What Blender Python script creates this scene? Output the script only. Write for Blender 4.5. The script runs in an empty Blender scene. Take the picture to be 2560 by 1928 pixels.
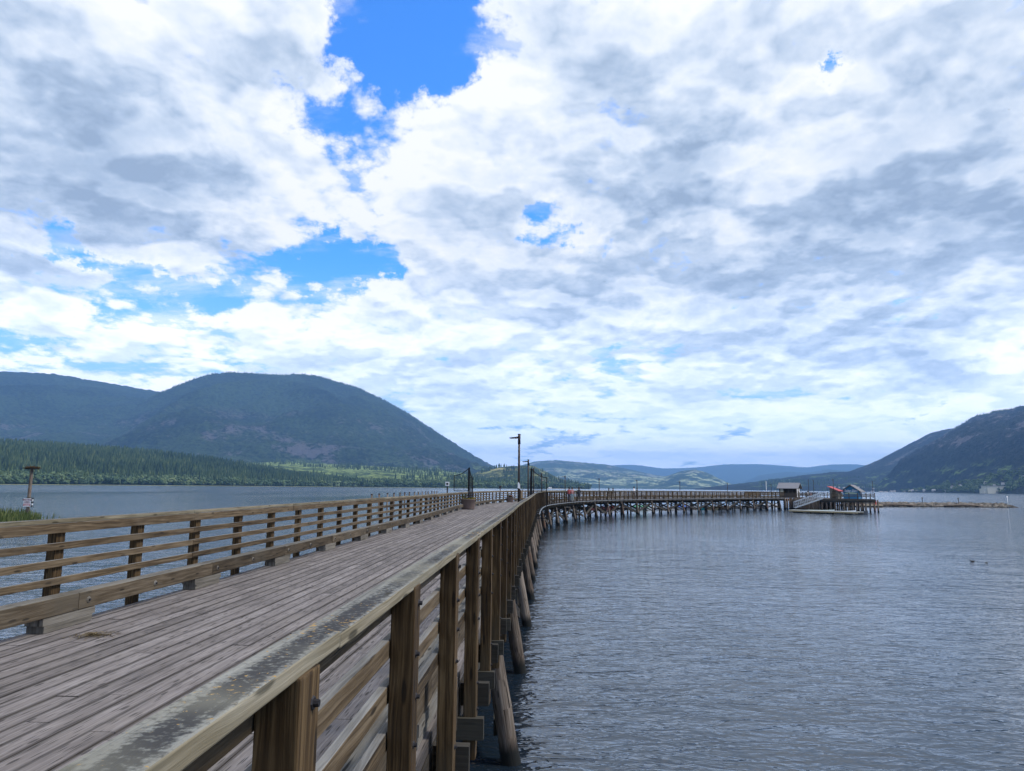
import bpy, bmesh, math, random
import numpy as np
from mathutils import Vector, Matrix

# ------------------------------------------------------------------ camera, world, sun, exposure
SC = bpy.context.scene
COL = SC.collection
random.seed(7); RNG = np.random.default_rng(11)
PW, PH, FPX = 2560.0, 1928.0, 1780.0            # photograph size and focal length in its pixels
DECK_Z = 2.26                                    # deck top above the lake (lake surface is z = 0)
EYE = DECK_Z + 1.49
PITCH = math.atan((1217.5 - PH / 2) / FPX); ROLL = 0.0105
_F = np.array([0, math.cos(PITCH), math.sin(PITCH)]); _r = np.array([1.0, 0, 0]); _u = np.cross(_r, _F)
_R = math.cos(ROLL) * _r + math.sin(ROLL) * _u; _U = -math.sin(ROLL) * _r + math.cos(ROLL) * _u
def ray(x, y):
    d = _R * (x - PW / 2) / FPX + _U * (PH / 2 - y) / FPX + _F
    return d / np.linalg.norm(d)
def at_y(px, py, Y):                             # the place at depth Y seen at a spot of the photograph
    d = ray(px, py); return np.array([0, 0, EYE]) + d * (Y / d[1])
def at_z(px, py, z):
    d = ray(px, py); return np.array([0, 0, EYE]) + d * ((z - EYE) / d[2])

cam = bpy.data.cameras.new('camera'); cam.sensor_width = 36.0; cam.lens = FPX * 36 / PW
cam.clip_start = 0.05; cam.clip_end = 90000
camo = bpy.data.objects.new('camera', cam); COL.objects.link(camo)
camo.matrix_world = Matrix(((_R[0], _U[0], -_F[0], 0), (_R[1], _U[1], -_F[1], 0), (_R[2], _U[2], -_F[2], EYE), (0, 0, 0, 1)))
SC.camera = camo
SC.render.engine = 'CYCLES'
SC.cycles.use_denoising = True
try: SC.cycles.denoiser = 'OPENIMAGEDENOISE'
except Exception: pass
SC.cycles.max_bounces = 6; SC.cycles.diffuse_bounces = 3; SC.cycles.glossy_bounces = 3
SC.cycles.transparent_max_bounces = 8; SC.cycles.volume_bounces = 0
SC.cycles.sample_clamp_indirect = 6.0
SC.cycles.caustics_reflective = False; SC.cycles.caustics_refractive = False
SC.view_settings.view_transform = 'Standard'; SC.view_settings.look = 'None'
SC.view_settings.gamma = 1.0; SC.view_settings.exposure = 0.65

SUN_EL, SUN_AZ = math.radians(50), math.radians(98)   # azimuth clockwise from the view direction (+Y)
sd = Vector((math.sin(SUN_AZ) * math.cos(SUN_EL), math.cos(SUN_AZ) * math.cos(SUN_EL), math.sin(SUN_EL)))
sun = bpy.data.lights.new('sun', 'SUN'); sun.energy = 2.2; sun.angle = math.radians(12); sun.color = (1.0, 0.94, 0.85)
suno = bpy.data.objects.new('sun', sun); COL.objects.link(suno); suno.rotation_euler = sd.to_track_quat('Z', 'Y').to_euler()

class NT:                                        # small helper for node trees
    def __init__(s, tree): s.t = tree
    def n(s, typ, **kw):
        k = s.t.nodes.new(typ)
        for a, v in kw.items(): setattr(k, a, v)
        return k
    def set(s, sock, v):
        if isinstance(v, bpy.types.NodeSocket): s.t.links.new(v, sock)
        elif v is not None:
            if sock.type == 'RGBA' and not isinstance(v, (int, float)) and len(v) == 3: v = (*v, 1)
            sock.default_value = v
    def m(s, op, a, b=None, c=None, clamp=False):
        k = s.n('ShaderNodeMath', operation=op, use_clamp=clamp); s.set(k.inputs[0], a)
        if b is not None: s.set(k.inputs[1], b)
        if c is not None: s.set(k.inputs[2], c)
        return k.outputs[0]
    def v(s, op, a, b=None, c=None, scale=None):
        k = s.n('ShaderNodeVectorMath', operation=op); s.set(k.inputs[0], a)
        if b is not None: s.set(k.inputs[1], b)
        if c is not None: s.set(k.inputs[2], c)
        if scale is not None: s.set(k.inputs['Scale'], scale)
        return k.outputs['Value'] if op in ('DISTANCE', 'LENGTH', 'DOT_PRODUCT') else k.outputs[0]
    def sep(s, a):
        k = s.n('ShaderNodeSeparateXYZ'); s.set(k.inputs[0], a); return k.outputs
    def comb(s, x, y, z=0.0):
        k = s.n('ShaderNodeCombineXYZ'); s.set(k.inputs[0], x); s.set(k.inputs[1], y); s.set(k.inputs[2], z); return k.outputs[0]
    def noise(s, vec, scale=1.0, detail=4, rough=.5, dims='3D', out=0, dist=0.0, lac=2.0):
        k = s.n('ShaderNodeTexNoise', noise_dimensions=dims)
        s.set(k.inputs['Vector'], vec); s.set(k.inputs['Scale'], scale); s.set(k.inputs['Detail'], detail)
        s.set(k.inputs['Roughness'], rough); s.set(k.inputs['Distortion'], dist); s.set(k.inputs['Lacunarity'], lac)
        return k.outputs[out]
    def voro(s, vec, scale=1.0, detail=0, rough=.5, dims='3D', out='Distance', feature='F1', lac=2.0, rand=1.0):
        k = s.n('ShaderNodeTexVoronoi', voronoi_dimensions=dims, feature=feature)
        s.set(k.inputs['Vector'], vec); s.set(k.inputs['Scale'], scale)
        if 'Detail' in k.inputs: s.set(k.inputs['Detail'], detail); s.set(k.inputs['Roughness'], rough); s.set(k.inputs['Lacunarity'], lac)
        s.set(k.inputs['Randomness'], rand)
        return k.outputs[out]
    def mr(s, x, a, b, c=0.0, d=1.0, smooth=True, clamp=True):
        k = s.n('ShaderNodeMapRange', interpolation_type='SMOOTHSTEP' if smooth else 'LINEAR')
        if not smooth: k.clamp = clamp
        for i, q in enumerate((x, a, b, c, d)): s.set(k.inputs[i], q)
        return k.outputs[0]
    def mix(s, fac, a, b, blend='MIX'):
        k = s.n('ShaderNodeMix', data_type='RGBA', blend_type=blend)
        s.set(k.inputs['Factor'], fac); s.set(k.inputs['A'], None); s.set(k.inputs[6], a); s.set(k.inputs[7], b)
        return k.outputs[2]
    def ramp(s, fac, stops, interp='LINEAR'):
        k = s.n('ShaderNodeValToRGB'); s.set(k.inputs[0], fac); cr = k.color_ramp; cr.interpolation = interp
        while len(cr.elements) < len(stops): cr.elements.new(0.5)
        for e, (p, c) in zip(cr.elements, stops): e.position = p; e.color = (*c, 1) if len(c) == 3 else c
        return k.outputs[0]

world = bpy.data.worlds.new('World'); SC.world = world; world.use_nodes = True
wt = world.node_tree; wt.nodes.clear(); W_ = NT(wt)
world.cycles.sampling_method = 'MANUAL'; world.cycles.sample_map_resolution = 512
def build_sky():
    N = W_
    d = N.n('ShaderNodeTexCoord').outputs['Generated']
    d = N.v('NORMALIZE', d)
    dx, dy, dz = N.sep(d)
    zc = N.m('MAXIMUM', dz, 0.0)
    inv = N.m('DIVIDE', 1.0, N.m('ADD', zc, 0.20))
    P = N.comb(N.m('MULTIPLY', dx, inv), N.m('MULTIPLY', dy, inv), 0.0)          # flat cloud layer overhead, seen in perspective
    warp = N.noise(P, 2.1, 3, .5, '2D', out=1)
    P = N.v('ADD', P, N.v('SCALE', N.v('SUBTRACT', warp, (.5, .5, .5)), scale=0.09))
    def dens(Q):
        a = N.noise(Q, 1.35, 2, .5, '2D')
        b = N.noise(Q, 3.3, 9, .58, '2D', lac=2.1)
        v = N.voro(Q, 5.4, 4, .58, '2D', lac=2.2)
        r = N.m('MULTIPLY', a, .55)
        r = N.m('MULTIPLY_ADD', b, .62, r)
        return N.m('MULTIPLY_ADD', v, -.26, r)
    D = dens(P)
    def soft(Q):                                  # the same cloud masses without their fine fringe, for light and shade
        r = N.m('MULTIPLY', N.noise(Q, 1.35, 2, .5, '2D'), .40)
        r = N.m('MULTIPLY_ADD', N.noise(Q, 3.3, 4, .55, '2D', lac=2.1), .62, r)
        return N.m('MULTIPLY_ADD', N.voro(Q, 5.4, 2, .5, '2D', lac=2.2, feature='SMOOTH_F1'), -.34, r)
    Ds = soft(P); Dup = soft(N.v('SCALE', P, scale=0.945))
    # big layout of the sky: where it opens to blue and where cloud bases hang dark
    dwarp = N.noise(d, 6.0, 8, .66, '3D', out=1)
    dj = N.v('ADD', d, N.v('SCALE', N.v('SUBTRACT', dwarp, (.5, .5, .5)), scale=0.22))
    dj2 = N.v('MULTIPLY', dj, (1, 1, 2.2))
    def blob(acc, px, py, r, amp, flat=False):
        c = ray(px, py)
        if flat: c = c * np.array([1, 1, 2.2])
        q = N.v('DISTANCE', dj2 if flat else dj, tuple(c))
        return N.m('ADD', acc, N.mr(q, r * .15, r, amp, 0.0)) if acc is not None else N.mr(q, r * .15, r, amp, 0.0)
    cov = None
    for (x, y, r, a, fl) in SKY_GAPS: cov = blob(cov, x, y, r, a, fl)
    D2 = N.m('ADD', D, cov)
    shade = None
    for (x, y, r, a, fl) in SKY_SHADE: shade = blob(shade, x, y, r, a, fl)
    lowc = N.mr(dz, .04, .34, .075, 0.0)
    D2 = N.m('ADD', D2, lowc)
    alpha = N.mr(D2, .175, .365)
    veil = N.noise(N.v('MULTIPLY', P, (1.0, 2.2, 1.0)), 2.6, 7, .62, '2D')
    veil = N.mr(N.m('MULTIPLY_ADD', cov, .35, veil), .40, .72, 0.0, .6)
    alpha = N.m('MAXIMUM', alpha, veil)
    thick = N.mr(D2, .26, .74)
    lit = N.m('MULTIPLY', N.m('SUBTRACT', Ds, Dup), 3.5)
    lit = N.m('MINIMUM', N.m('MAXIMUM', lit, -.27), .30)
    det = N.m('SUBTRACT', N.noise(P, 9.0, 7, .62, '2D'), .5)
    low = N.m('SUBTRACT', N.noise(P, 2.3, 4, .55, '2D'), .5)
    puff = N.m('SUBTRACT', .42, N.voro(N.v('ADD', P, N.v('SCALE', N.v('SUBTRACT', N.noise(P, 7.0, 3, .6, '2D', out=1), (.5, .5, .5)), scale=.12)), 5.2, 3, .5, '2D', lac=2.2, feature='SMOOTH_F1'))
    s = N.m('MULTIPLY_ADD', thick, -.46, 1.06)
    s = N.m('ADD', s, lit)
    s = N.m('MULTIPLY_ADD', det, .42, s)
    s = N.m('MULTIPLY_ADD', low, .60, s)
    s = N.m('MULTIPLY_ADD', puff, .40, s)
    s = N.m('ADD', s, N.m('MULTIPLY', shade, .75))
    s = N.m('MULTIPLY_ADD', s, .95, -.06)
    s = N.m('MULTIPLY_ADD', N.m('SUBTRACT', s, .74), N.mr(dz, .03, .26, .55, 1.0), .74)
    col = N.ramp(s, [(0.0, (.33, .42, .56)), (.25, (.45, .55, .70)), (.5, (.62, .71, .84)), (.75, (.82, .875, .95)), (1.0, (.985, .99, 1.0))], 'LINEAR')
    sky = N.n('ShaderNodeTexSky', sky_type='NISHITA'); sky.sun_disc = False
    sky.sun_elevation = SUN_EL; sky.sun_rotation = SUN_AZ; sky.altitude = 350; sky.air_density = 1.0; sky.dust_density = .3; sky.ozone_density = 3.0
    skyc = N.v('MULTIPLY', sky.outputs[0], (.046, .128, .225))
    low_w = N.mr(dz, 0.0, .18, .40, 0.0)
    col = N.mix(low_w, col, (.86, .97, 1.10))
    col = N.v('SCALE', col, scale=N.mr(dz, .0, .34, 1.45, .74))
    col = N.v('SCALE', col, scale=N.mr(dz, .015, .13, 1.5, 1.0))
    skyc = N.mix(N.mr(dz, .0, .32, .9, 0.0), skyc, (.46, .66, .92))
    fin = N.mix(alpha, skyc, col)
    bg = N.n('ShaderNodeBackground'); N.set(bg.inputs[0], fin); bg.inputs[1].default_value = 1.0
    out = N.n('ShaderNodeOutputWorld'); wt.links.new(bg.outputs[0], out.inputs[0])
# (x, y in photograph pixels -> a direction in the sky, angular radius, amount, flattened)
SKY_GAPS = [
    (1010, 40, .15, -.46, False), (930, 150, .07, -.22, False), (1080, 70, .09, -.30, False), (1060, -160, .15, -.4, False),
    (800, 265, .09, -.15, True), (950, 330, .10, -.16, False),
    (140, 590, .07, -.20, True), (240, 610, .05, -.16, True), (330, 650, .06, -.14, True), (440, 690, .085, -.21, True), (560, 725, .06, -.15, True), (250, 775, .06, -.10, True), (60, 680, .12, .14, True),
    (850, 655, .10, -.28, True), (950, 635, .06, -.2, True), (1000, 600, .05, -.18, False), (1000, 730, .05, -.15, True),
    (1360, 565, .055, -.32, False), (1440, 610, .035, -.22, False), (2085, 190, .032, -.38, False), (1690, 460, .11, .28, True), (640, 200, .10, .25, False), (1800, 720, .14, .2, True), (560, 470, .07, .15, False), (1500, 110, .12, .26, False), (1600, 700, .15, .12, True),
    (40, 880, .11, -.20, True), (2340, 975, .07, -.24, True), (2250, 1000, .05, -.15, True),
    (400, 120, .35, .16, False), (1500, 250, .45, .16, False), (2200, 600, .5, .14, False), (300, 420, .25, .14, False), (2100, 200, .3, .12, False),
    (1300, 800, .3, .10, True), (2470, 950, .07, .35, False), (2540, 930, .08, .35, False),
]
SKY_SHADE = [
    (130, 400, .19, -.42, False), (250, 470, .12, -.22, True), (500, 400, .13, -.20, False), (1500, 320, .24, -.30, False), (1650, 480, .22, -.16, True),
    (2400, 470, .26, -.32, True), (2100, 700, .35, -.28, True), (1750, 850, .30, -.26, True), (1150, 1000, .25, -.16, True), (2350, 780, .3, -.14, True),
    (1100, 950, .14, -.2, True), (1300, 1080, .4, -.16, True),
    (450, 150, .22, .30, False), (1050, 420, .18, .20, False), (1250, 200, .20, .28, False), (1560, 60, .25, .18, False), (2000, 300, .22, .18, False), (1600, 780, .14, .16, True), (900, 780, .12, .26, True),
    (500, 800, .22, .16, True), (2250, 1060, .16, .22, True), (2500, 930, .085, .9, False), (2300, 880, .12, -.35, True), (2480, 1010, .06, -.3, True),
]
build_sky()
# ------------------------------------------------------------------ helpers: tagging, mesh builder, noise
def tag(o, label=None, cat=None, group=None, kind=None):
    if label: o['label'] = label
    if cat: o['category'] = cat
    if group: o['group'] = group
    if kind: o['kind'] = kind
    return o
def thing(name, label, cat, loc=(0, 0, 0), rz=0.0, group=None):
    o = bpy.data.objects.new(name, None); COL.objects.link(o); o.empty_display_size = .2
    o.location = loc; o.rotation_euler = (0, 0, rz)
    return tag(o, label, cat, group)
def link(name, mesh, parent=None, loc=(0, 0, 0), rz=0.0):
    o = bpy.data.objects.new(name, mesh); COL.objects.link(o)
    if parent is not None: o.parent = parent
    o.location = loc; o.rotation_euler = (0, 0, rz)
    return o
def dup(root, loc, rz=0.0, label=None, group=None):
    def cp(o, par):
        c = o.copy(); COL.objects.link(c); c.parent = par
        for ch in list(o.children): cp(ch, c)
        return c
    r = cp(root, None); r.location = loc; r.rotation_euler = (0, 0, rz)
    if label: r['label'] = label
    if group: r['group'] = group
    return r

class MB:                                        # collects boxes, tubes and faces into one mesh, with UVs in metres (U along the grain)
    def __init__(s): s.v = []; s.f = []; s.uv = []; s.r = []; s.mi = []; s.sm = []
    def quad(s, idx, uvs, r, mi=0, sm=False):
        s.f.append(tuple(idx)); s.uv.extend(uvs); s.r.append(r); s.mi.append(mi); s.sm.append(sm)
    def frame(s, c, ax, ay, az, hx, hy, hz, mi=0, r=None, taper=1.0):   # box, axes given; grain along ax
        if r is None: r = random.random()
        c = np.asarray(c, float); ax, ay, az = (np.asarray(q, float) for q in (ax, ay, az))
        b = len(s.v); ou = r * 37.0
        for sx in (-1, 1):
            for sy in (-1, 1):
                for sz in (-1, 1):
                    t = taper if sx > 0 else 1.0
                    s.v.append(tuple(c + ax * hx * sx + ay * hy * sy * t + az * hz * sz * t))
        i = lambda x, y, z: b + x * 4 + y * 2 + z
        L, Wd, Ht = 2 * hx, 2 * hy, 2 * hz
        def face(q, du, dv, o=0.0, end=False):
            uv = [(ou, o), (ou + du, o), (ou + du, o + dv), (ou, o + dv)]
            s.quad(q, uv, r, mi)
        face((i(0,0,1), i(1,0,1), i(1,1,1), i(0,1,1)), L, Wd, 0)
        face((i(0,1,0), i(1,1,0), i(1,0,0), i(0,0,0)), L, Wd, 1.3)
        face((i(0,0,0), i(1,0,0), i(1,0,1), i(0,0,1)), L, Ht, 2.6)
        face((i(0,1,1), i(1,1,1), i(1,1,0), i(0,1,0)), L, Ht, 3.9)
        face((i(0,0,0), i(0,0,1), i(0,1,1), i(0,1,0)), Ht, Wd, 5.2)
        face((i(1,0,1), i(1,0,0), i(1,1,0), i(1,1,1)), Ht, Wd, 6.5)
    def box(s, lo, hi, mi=0, r=None, axis='x'):
        lo = np.asarray(lo, float); hi = np.asarray(hi, float); c = (lo + hi) / 2; h = (hi - lo) / 2
        X, Y, Z = np.eye(3)
        if axis == 'x': s.frame(c, X, Y, Z, h[0], h[1], h[2], mi, r)
        elif axis == 'y': s.frame(c, Y, -X, Z, h[1], h[0], h[2], mi, r)
        else: s.frame(c, Z, Y, -X, h[2], h[1], h[0], mi, r)
    def beam(s, p, q, w, h, up=(0, 0, 1), mi=0, r=None):
        p = np.asarray(p, float); q = np.asarray(q, float); a = q - p; L = np.linalg.norm(a); a = a / L
        n = np.cross(np.asarray(up, float), a)
        if np.linalg.norm(n) < 1e-6: n = np.array([1.0, 0, 0])
        n = n / np.linalg.norm(n); z = np.cross(a, n)
        s.frame((p + q) / 2, a, n, z, L / 2, w / 2, h / 2, mi, r)
    def tube(s, pts, rad, n=10, mi=0, cap=True, r=None, sm=True):
        if r is None: r = random.random()
        pts = [np.asarray(p, float) for p in pts]; rad = rad if hasattr(rad, '__len__') else [rad] * len(pts)
        b = len(s.v); L = 0.0; Ls = []
        for k, p in enumerate(pts):
            t = pts[min(k + 1, len(pts) - 1)] - pts[max(k - 1, 0)]; t = t / np.linalg.norm(t)
            ref = np.array([1.0, 0, 0]) if abs(t[0]) < .9 else np.array([0, 1.0, 0])
            u = np.cross(t, ref); u /= np.linalg.norm(u); w = np.cross(t, u)
            if k: L += np.linalg.norm(p - pts[k - 1])
            Ls.append(L)
            for j in range(n):
                a = 2 * math.pi * j / n
                s.v.append(tuple(p + rad[k] * (math.cos(a) * u + math.sin(a) * w)))
        for k in range(len(pts) - 1):
            for j in range(n):
                j2 = (j + 1) % n
                c = 2 * math.pi * rad[k] / n
                s.quad((b + k * n + j, b + k * n + j2, b + (k + 1) * n + j2, b + (k + 1) * n + j),
                       [(Ls[k] + r * 31, j * c), (Ls[k] + r * 31, (j + 1) * c), (Ls[k + 1] + r * 31, (j + 1) * c), (Ls[k + 1] + r * 31, j * c)], r, mi, sm)
        if cap:
            s.f.append(tuple(b + j for j in reversed(range(n)))); s.uv.extend([(0, j * .02) for j in range(n)]); s.r.append(r); s.mi.append(mi); s.sm.append(False)
            e = b + (len(pts) - 1) * n
            s.f.append(tuple(e + j for j in range(n))); s.uv.extend([(0, j * .02) for j in range(n)]); s.r.append(r); s.mi.append(mi); s.sm.append(False)
    def lathe(s, prof, c=(0, 0, 0), n=24, mi=0, sm=True, sx=1.0):
        b = len(s.v); r = random.random()
        for (rr, z) in prof:
            for j in range(n):
                a = 2 * math.pi * j / n; s.v.append((c[0] + rr * sx * math.cos(a), c[1] + rr * math.sin(a), c[2] + z))
        for k in range(len(prof) - 1):
            for j in range(n):
                j2 = (j + 1) % n
                s.quad((b + k * n + j, b + k * n + j2, b + (k + 1) * n + j2, b + (k + 1) * n + j), [(j * .1, prof[k][1]), (j * .1 + .1, prof[k][1]), (j * .1 + .1, prof[k + 1][1]), (j * .1, prof[k + 1][1])], r, mi, sm)
    def poly(s, pts, mi=0, r=None):
        b = len(s.v); s.v.extend(tuple(p) for p in pts); n = len(pts)
        s.f.append(tuple(range(b, b + n))); s.uv.extend([(p[0] + p[1] * .3, p[2]) for p in pts]); s.r.append(random.random() if r is None else r); s.mi.append(mi); s.sm.append(False)
    def prism(s, pts, ext, mi=0):                # closed outline pushed along ext
        pts = [np.asarray(p, float) for p in pts]; e = np.asarray(ext, float)
        s.poly([p for p in reversed(pts)], mi); s.poly([p + e for p in pts], mi)
        for k in range(len(pts)):
            a, b2 = pts[k], pts[(k + 1) % len(pts)]
            s.poly([a, b2, b2 + e, a + e], mi)
    def mesh(s, name, mats):
        me = bpy.data.meshes.new(name); me.from_pydata(s.v, [], s.f); me.update()
        mats = mats if isinstance(mats, (list, tuple)) else [mats]
        for m in mats: me.materials.append(m)
        uv = me.uv_layers.new(name='UVMap'); uv.data.foreach_set('uv', np.asarray(s.uv, np.float32).ravel())
        a = me.attributes.new('rnd', 'FLOAT', 'FACE'); a.data.foreach_set('value', np.asarray(s.r, np.float32))
        me.polygons.foreach_set('material_index', np.asarray(s.mi, np.int32)); me.polygons.foreach_set('use_smooth', np.asarray(s.sm, bool))
        return me
    def build(s, name, mats, parent=None, loc=(0, 0, 0), rz=0.0): return link(name, s.mesh(name, mats), parent, loc, rz)

def raw_mesh(name, V, F, mat, smooth=True, rnd=None):   # big numpy meshes
    me = bpy.data.meshes.new(name); V = np.asarray(V, np.float32); F = np.asarray(F, np.int32); k = F.shape[1]
    me.vertices.add(len(V)); me.vertices.foreach_set('co', V.ravel())
    me.loops.add(F.size); me.loops.foreach_set('vertex_index', F.ravel())
    me.polygons.add(len(F)); me.polygons.foreach_set('loop_start', np.arange(0, F.size, k, dtype=np.int32))
    try: me.polygons.foreach_set('loop_total', np.full(len(F), k, np.int32))
    except Exception: pass
    me.update(calc_edges=True); me.materials.append(mat)
    me.polygons.foreach_set('use_smooth', np.full(len(F), smooth, bool))
    if rnd is not None:
        a = me.attributes.new('rnd', 'FLOAT', 'FACE'); a.data.foreach_set('value', np.asarray(rnd, np.float32))
    me.validate(); return me

def _h(ix, iy, s):
    n = (ix.astype(np.int64) * 374761393 + iy.astype(np.int64) * 668265263 + s * 1274126177) & 0x7fffffff
    n = ((n ^ (n >> 13)) * 1274126177) & 0x7fffffff
    return ((n ^ (n >> 16)) & 0xffff) / 65535.0
def vnoise(x, y, s=0):
    ix = np.floor(x); iy = np.floor(y); fx = x - ix; fy = y - iy; fx = fx * fx * (3 - 2 * fx); fy = fy * fy * (3 - 2 * fy)
    a = _h(ix, iy, s); b = _h(ix + 1, iy, s); c = _h(ix, iy + 1, s); d = _h(ix + 1, iy + 1, s)
    return a + (b - a) * fx + (c - a) * fy + (a - b - c + d) * fx * fy
def fbm(x, y, oct=5, s=0, g=.5):
    t = np.zeros_like(x, dtype=float); a = 1.0; n = 0
    for o in range(oct): t += a * vnoise(x * 2 ** o, y * 2 ** o, s + o * 17); n += a; a *= g
    return t / n

# ------------------------------------------------------------------ materials
def new_mat(name):
    m = bpy.data.materials.new(name); m.use_nodes = True; t = m.node_tree; t.nodes.clear()
    N = NT(t); b = N.n('ShaderNodeBsdfPrincipled'); o = N.n('ShaderNodeOutputMaterial'); t.links.new(b.outputs[0], o.inputs[0])
    return m, N, b, o
def bump(N, b, h, strength=.4, dist=.01):
    k = N.n('ShaderNodeBump'); N.set(k.inputs['Height'], h); k.inputs['Strength'].default_value = strength; k.inputs['Distance'].default_value = dist
    N.t.links.new(k.outputs[0], b.inputs['Normal']); return k
def plain(name, col, rough=.6, metal=0.0, var=.25, scale=6.0, bmp=.15):
    m, N, b, o = new_mat(name)
    p = N.n('ShaderNodeTexCoord').outputs['Object']
    n1 = N.noise(p, scale, 5, .6); n2 = N.noise(p, scale * 9, 3, .6)
    f = N.m('MULTIPLY_ADD', N.m('SUBTRACT', n1, .5), var * 2.2, 1.0); f = N.m('MULTIPLY_ADD', N.m('SUBTRACT', n2, .5), var, f)
    c = N.v('SCALE', (*col[:3],), scale=f)
    N.set(b.inputs['Base Color'], c); b.inputs['Roughness'].default_value = rough; b.inputs['Metallic'].default_value = metal
    bump(N, b, n2, bmp, .01)
    return m
def wood(name, dark, mid, light, grain=46.0, knots=True, wear=.3, lichen=None, rough=.85, wet=False, top=None, bmp=.5, ftint=None, band=False, gamp=1.25, edge=0.0):
    """weathered timber: grain along U, growth lines, knots, stains; top = colour where a face looks up"""
    m, N, b, o = new_mat(name)
    uv = N.n('ShaderNodeUVMap', uv_map='UVMap').outputs[0]
    rnd = N.n('ShaderNodeAttribute', attribute_name='rnd').outputs['Fac']
    orn = N.n('ShaderNodeObjectInfo').outputs['Random']
    u, v, _ = N.sep(uv)
    sh = N.m('MULTIPLY_ADD', orn, 53.0, N.m('MULTIPLY', rnd, 19.0))
    Q = N.comb(N.m('ADD', u, sh), N.m('ADD', v, sh), N.m('MULTIPLY', orn, 9.0))
    bend = N.noise(N.v('MULTIPLY', Q, (1.3, 5.0, 1.0)), 1.0, 2, .5)
    Qy = N.m('MULTIPLY_ADD', bend, .07, N.m('ADD', v, sh))
    G = N.comb(N.m('MULTIPLY', N.m('ADD', u, sh), 1.6), N.m('MULTIPLY', Qy, grain), 0.0)
    g1 = N.noise(G, 1.0, 6, .62, '2D')
    g2 = N.noise(N.comb(N.m('MULTIPLY', N.m('ADD', u, sh), .6), N.m('MULTIPLY', Qy, grain * 3.0), 0.0), 1.0, 3, .6, '2D')
    blot = N.noise(N.v('MULTIPLY', Q, (1.1, 3.0, 1.0)), 1.0, 4, .6)
    f = N.m('MULTIPLY_ADD', N.m('SUBTRACT', g1, .5), gamp, .5)
    f = N.m('MULTIPLY_ADD', N.m('SUBTRACT', g2, .5), .55, f)
    f = N.m('MULTIPLY_ADD', N.m('SUBTRACT', blot, .5), .8, f)
    f = N.m('MULTIPLY_ADD', N.m('SUBTRACT', orn, .5), .25, f)
    f = N.m('MULTIPLY_ADD', N.m('SUBTRACT', rnd, .5), wear, f)
    crack = N.mr(N.noise(N.comb(N.m('MULTIPLY', N.m('ADD', u, sh), .9), N.m('MULTIPLY', Qy, grain * .7), 3.0), 1.0, 3, .5), .27, .345)
    c = N.ramp(f, [(0.05, dark), (.5, mid), (.95, light)])
    if top:
        nz = N.sep(N.n('ShaderNodeNewGeometry').outputs['Normal'])[2]
        tc = N.ramp(f, [(0.1, tuple(q * .55 for q in top)), (.5, top), (.9, tuple(min(1, q * 1.5) for q in top))])
        c = N.mix(N.mr(nz, .55, .9), c, tc)
    if lichen:
        p = N.n('ShaderNodeTexCoord').outputs['Object']
        l1 = N.noise(p, 3.0, 3, .6); l2 = N.noise(p, 55.0, 5, .7)
        nz = N.sep(N.n('ShaderNodeNewGeometry').outputs['Normal'])[2]
        up = N.mr(nz, .5, .9)
        for (colr, lo, hi, k, sd_) in lichen:
            q = N.noise(N.v('ADD', p, (sd_, sd_ * 2.3, 0)), 60.0, 5, .62); q2 = N.noise(N.v('ADD', p, (sd_ * 3, 0, 1)), 2.4, 4, .6)
            q = N.m('MULTIPLY_ADD', q2, k, q)
            if band and k < .45: q = N.m('MULTIPLY_ADD', N.mr(N.m('ABSOLUTE', N.m('SUBTRACT', v, 2.672)), .018, .05, 1.0, 0.0), .26, N.m('SUBTRACT', q, .12))
            msk = N.mr(q, lo, hi)
            c = N.mix(N.m('MULTIPLY', msk, up), c, colr)
    if knots:
        kd = N.voro(N.v('MULTIPLY', Q, (1.5, 7.0, 1.0)), 1.0, dims='2D')
        c = N.mix(N.mr(kd, .05, .10, .75, 0.0), c, tuple(q * .35 for q in dark))
    c = N.mix(N.m('SUBTRACT', 1.0, crack), c, tuple(q * .3 for q in dark))
    if ftint:
        p = N.n('ShaderNodeTexCoord').outputs['Object']
        c = N.mix(N.mr(N.noise(p, .9, 4, .6), .5, .72, 0.0, .75), c, ftint)
    if edge:                                      # darker along the board edges, strengthening the gaps between them
        ed = N.m('ABSOLUTE', N.m('SUBTRACT', v, 2.6 + edge / 2)); en = N.m('MULTIPLY_ADD', N.m('SUBTRACT', blot, .5), .02, ed)
        c = N.mix(N.mr(en, edge / 2 - .022, edge / 2 - .006, 0.0, .6), c, tuple(q * .45 for q in dark))
        spl = N.voro(N.comb(N.m('MULTIPLY', N.m('ADD', u, sh), 2.2), N.m('MULTIPLY', N.m('ADD', v, sh), 34.0), 0.0), 1.0, dims='2D')
        c = N.mix(N.mr(spl, .07, .16, .85, 0.0), c, tuple(q * .4 for q in dark))
    if wet:
        z = N.sep(N.n('ShaderNodeNewGeometry').outputs['Position'])[2]
        zz = N.m('MULTIPLY_ADD', N.m('SUBTRACT', blot, .5), .25, z)
        w = N.mr(zz, .14, .38, 1.0, 0.0)
        c = N.mix(w, c, (.010, .011, .010))
    N.set(b.inputs['Base Color'], c); b.inputs['Roughness'].default_value = rough
    try: b.inputs['Specular IOR Level'].default_value = .25
    except Exception: pass
    bump(N, b, N.m('MULTIPLY_ADD', crack, .9, N.m('MULTIPLY_ADD', g2, .4, g1)), bmp, .004)
    return m
def metal(name, col, rough=.5): return plain(name, col, rough, .6, .12, 4.0, .05)

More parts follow.
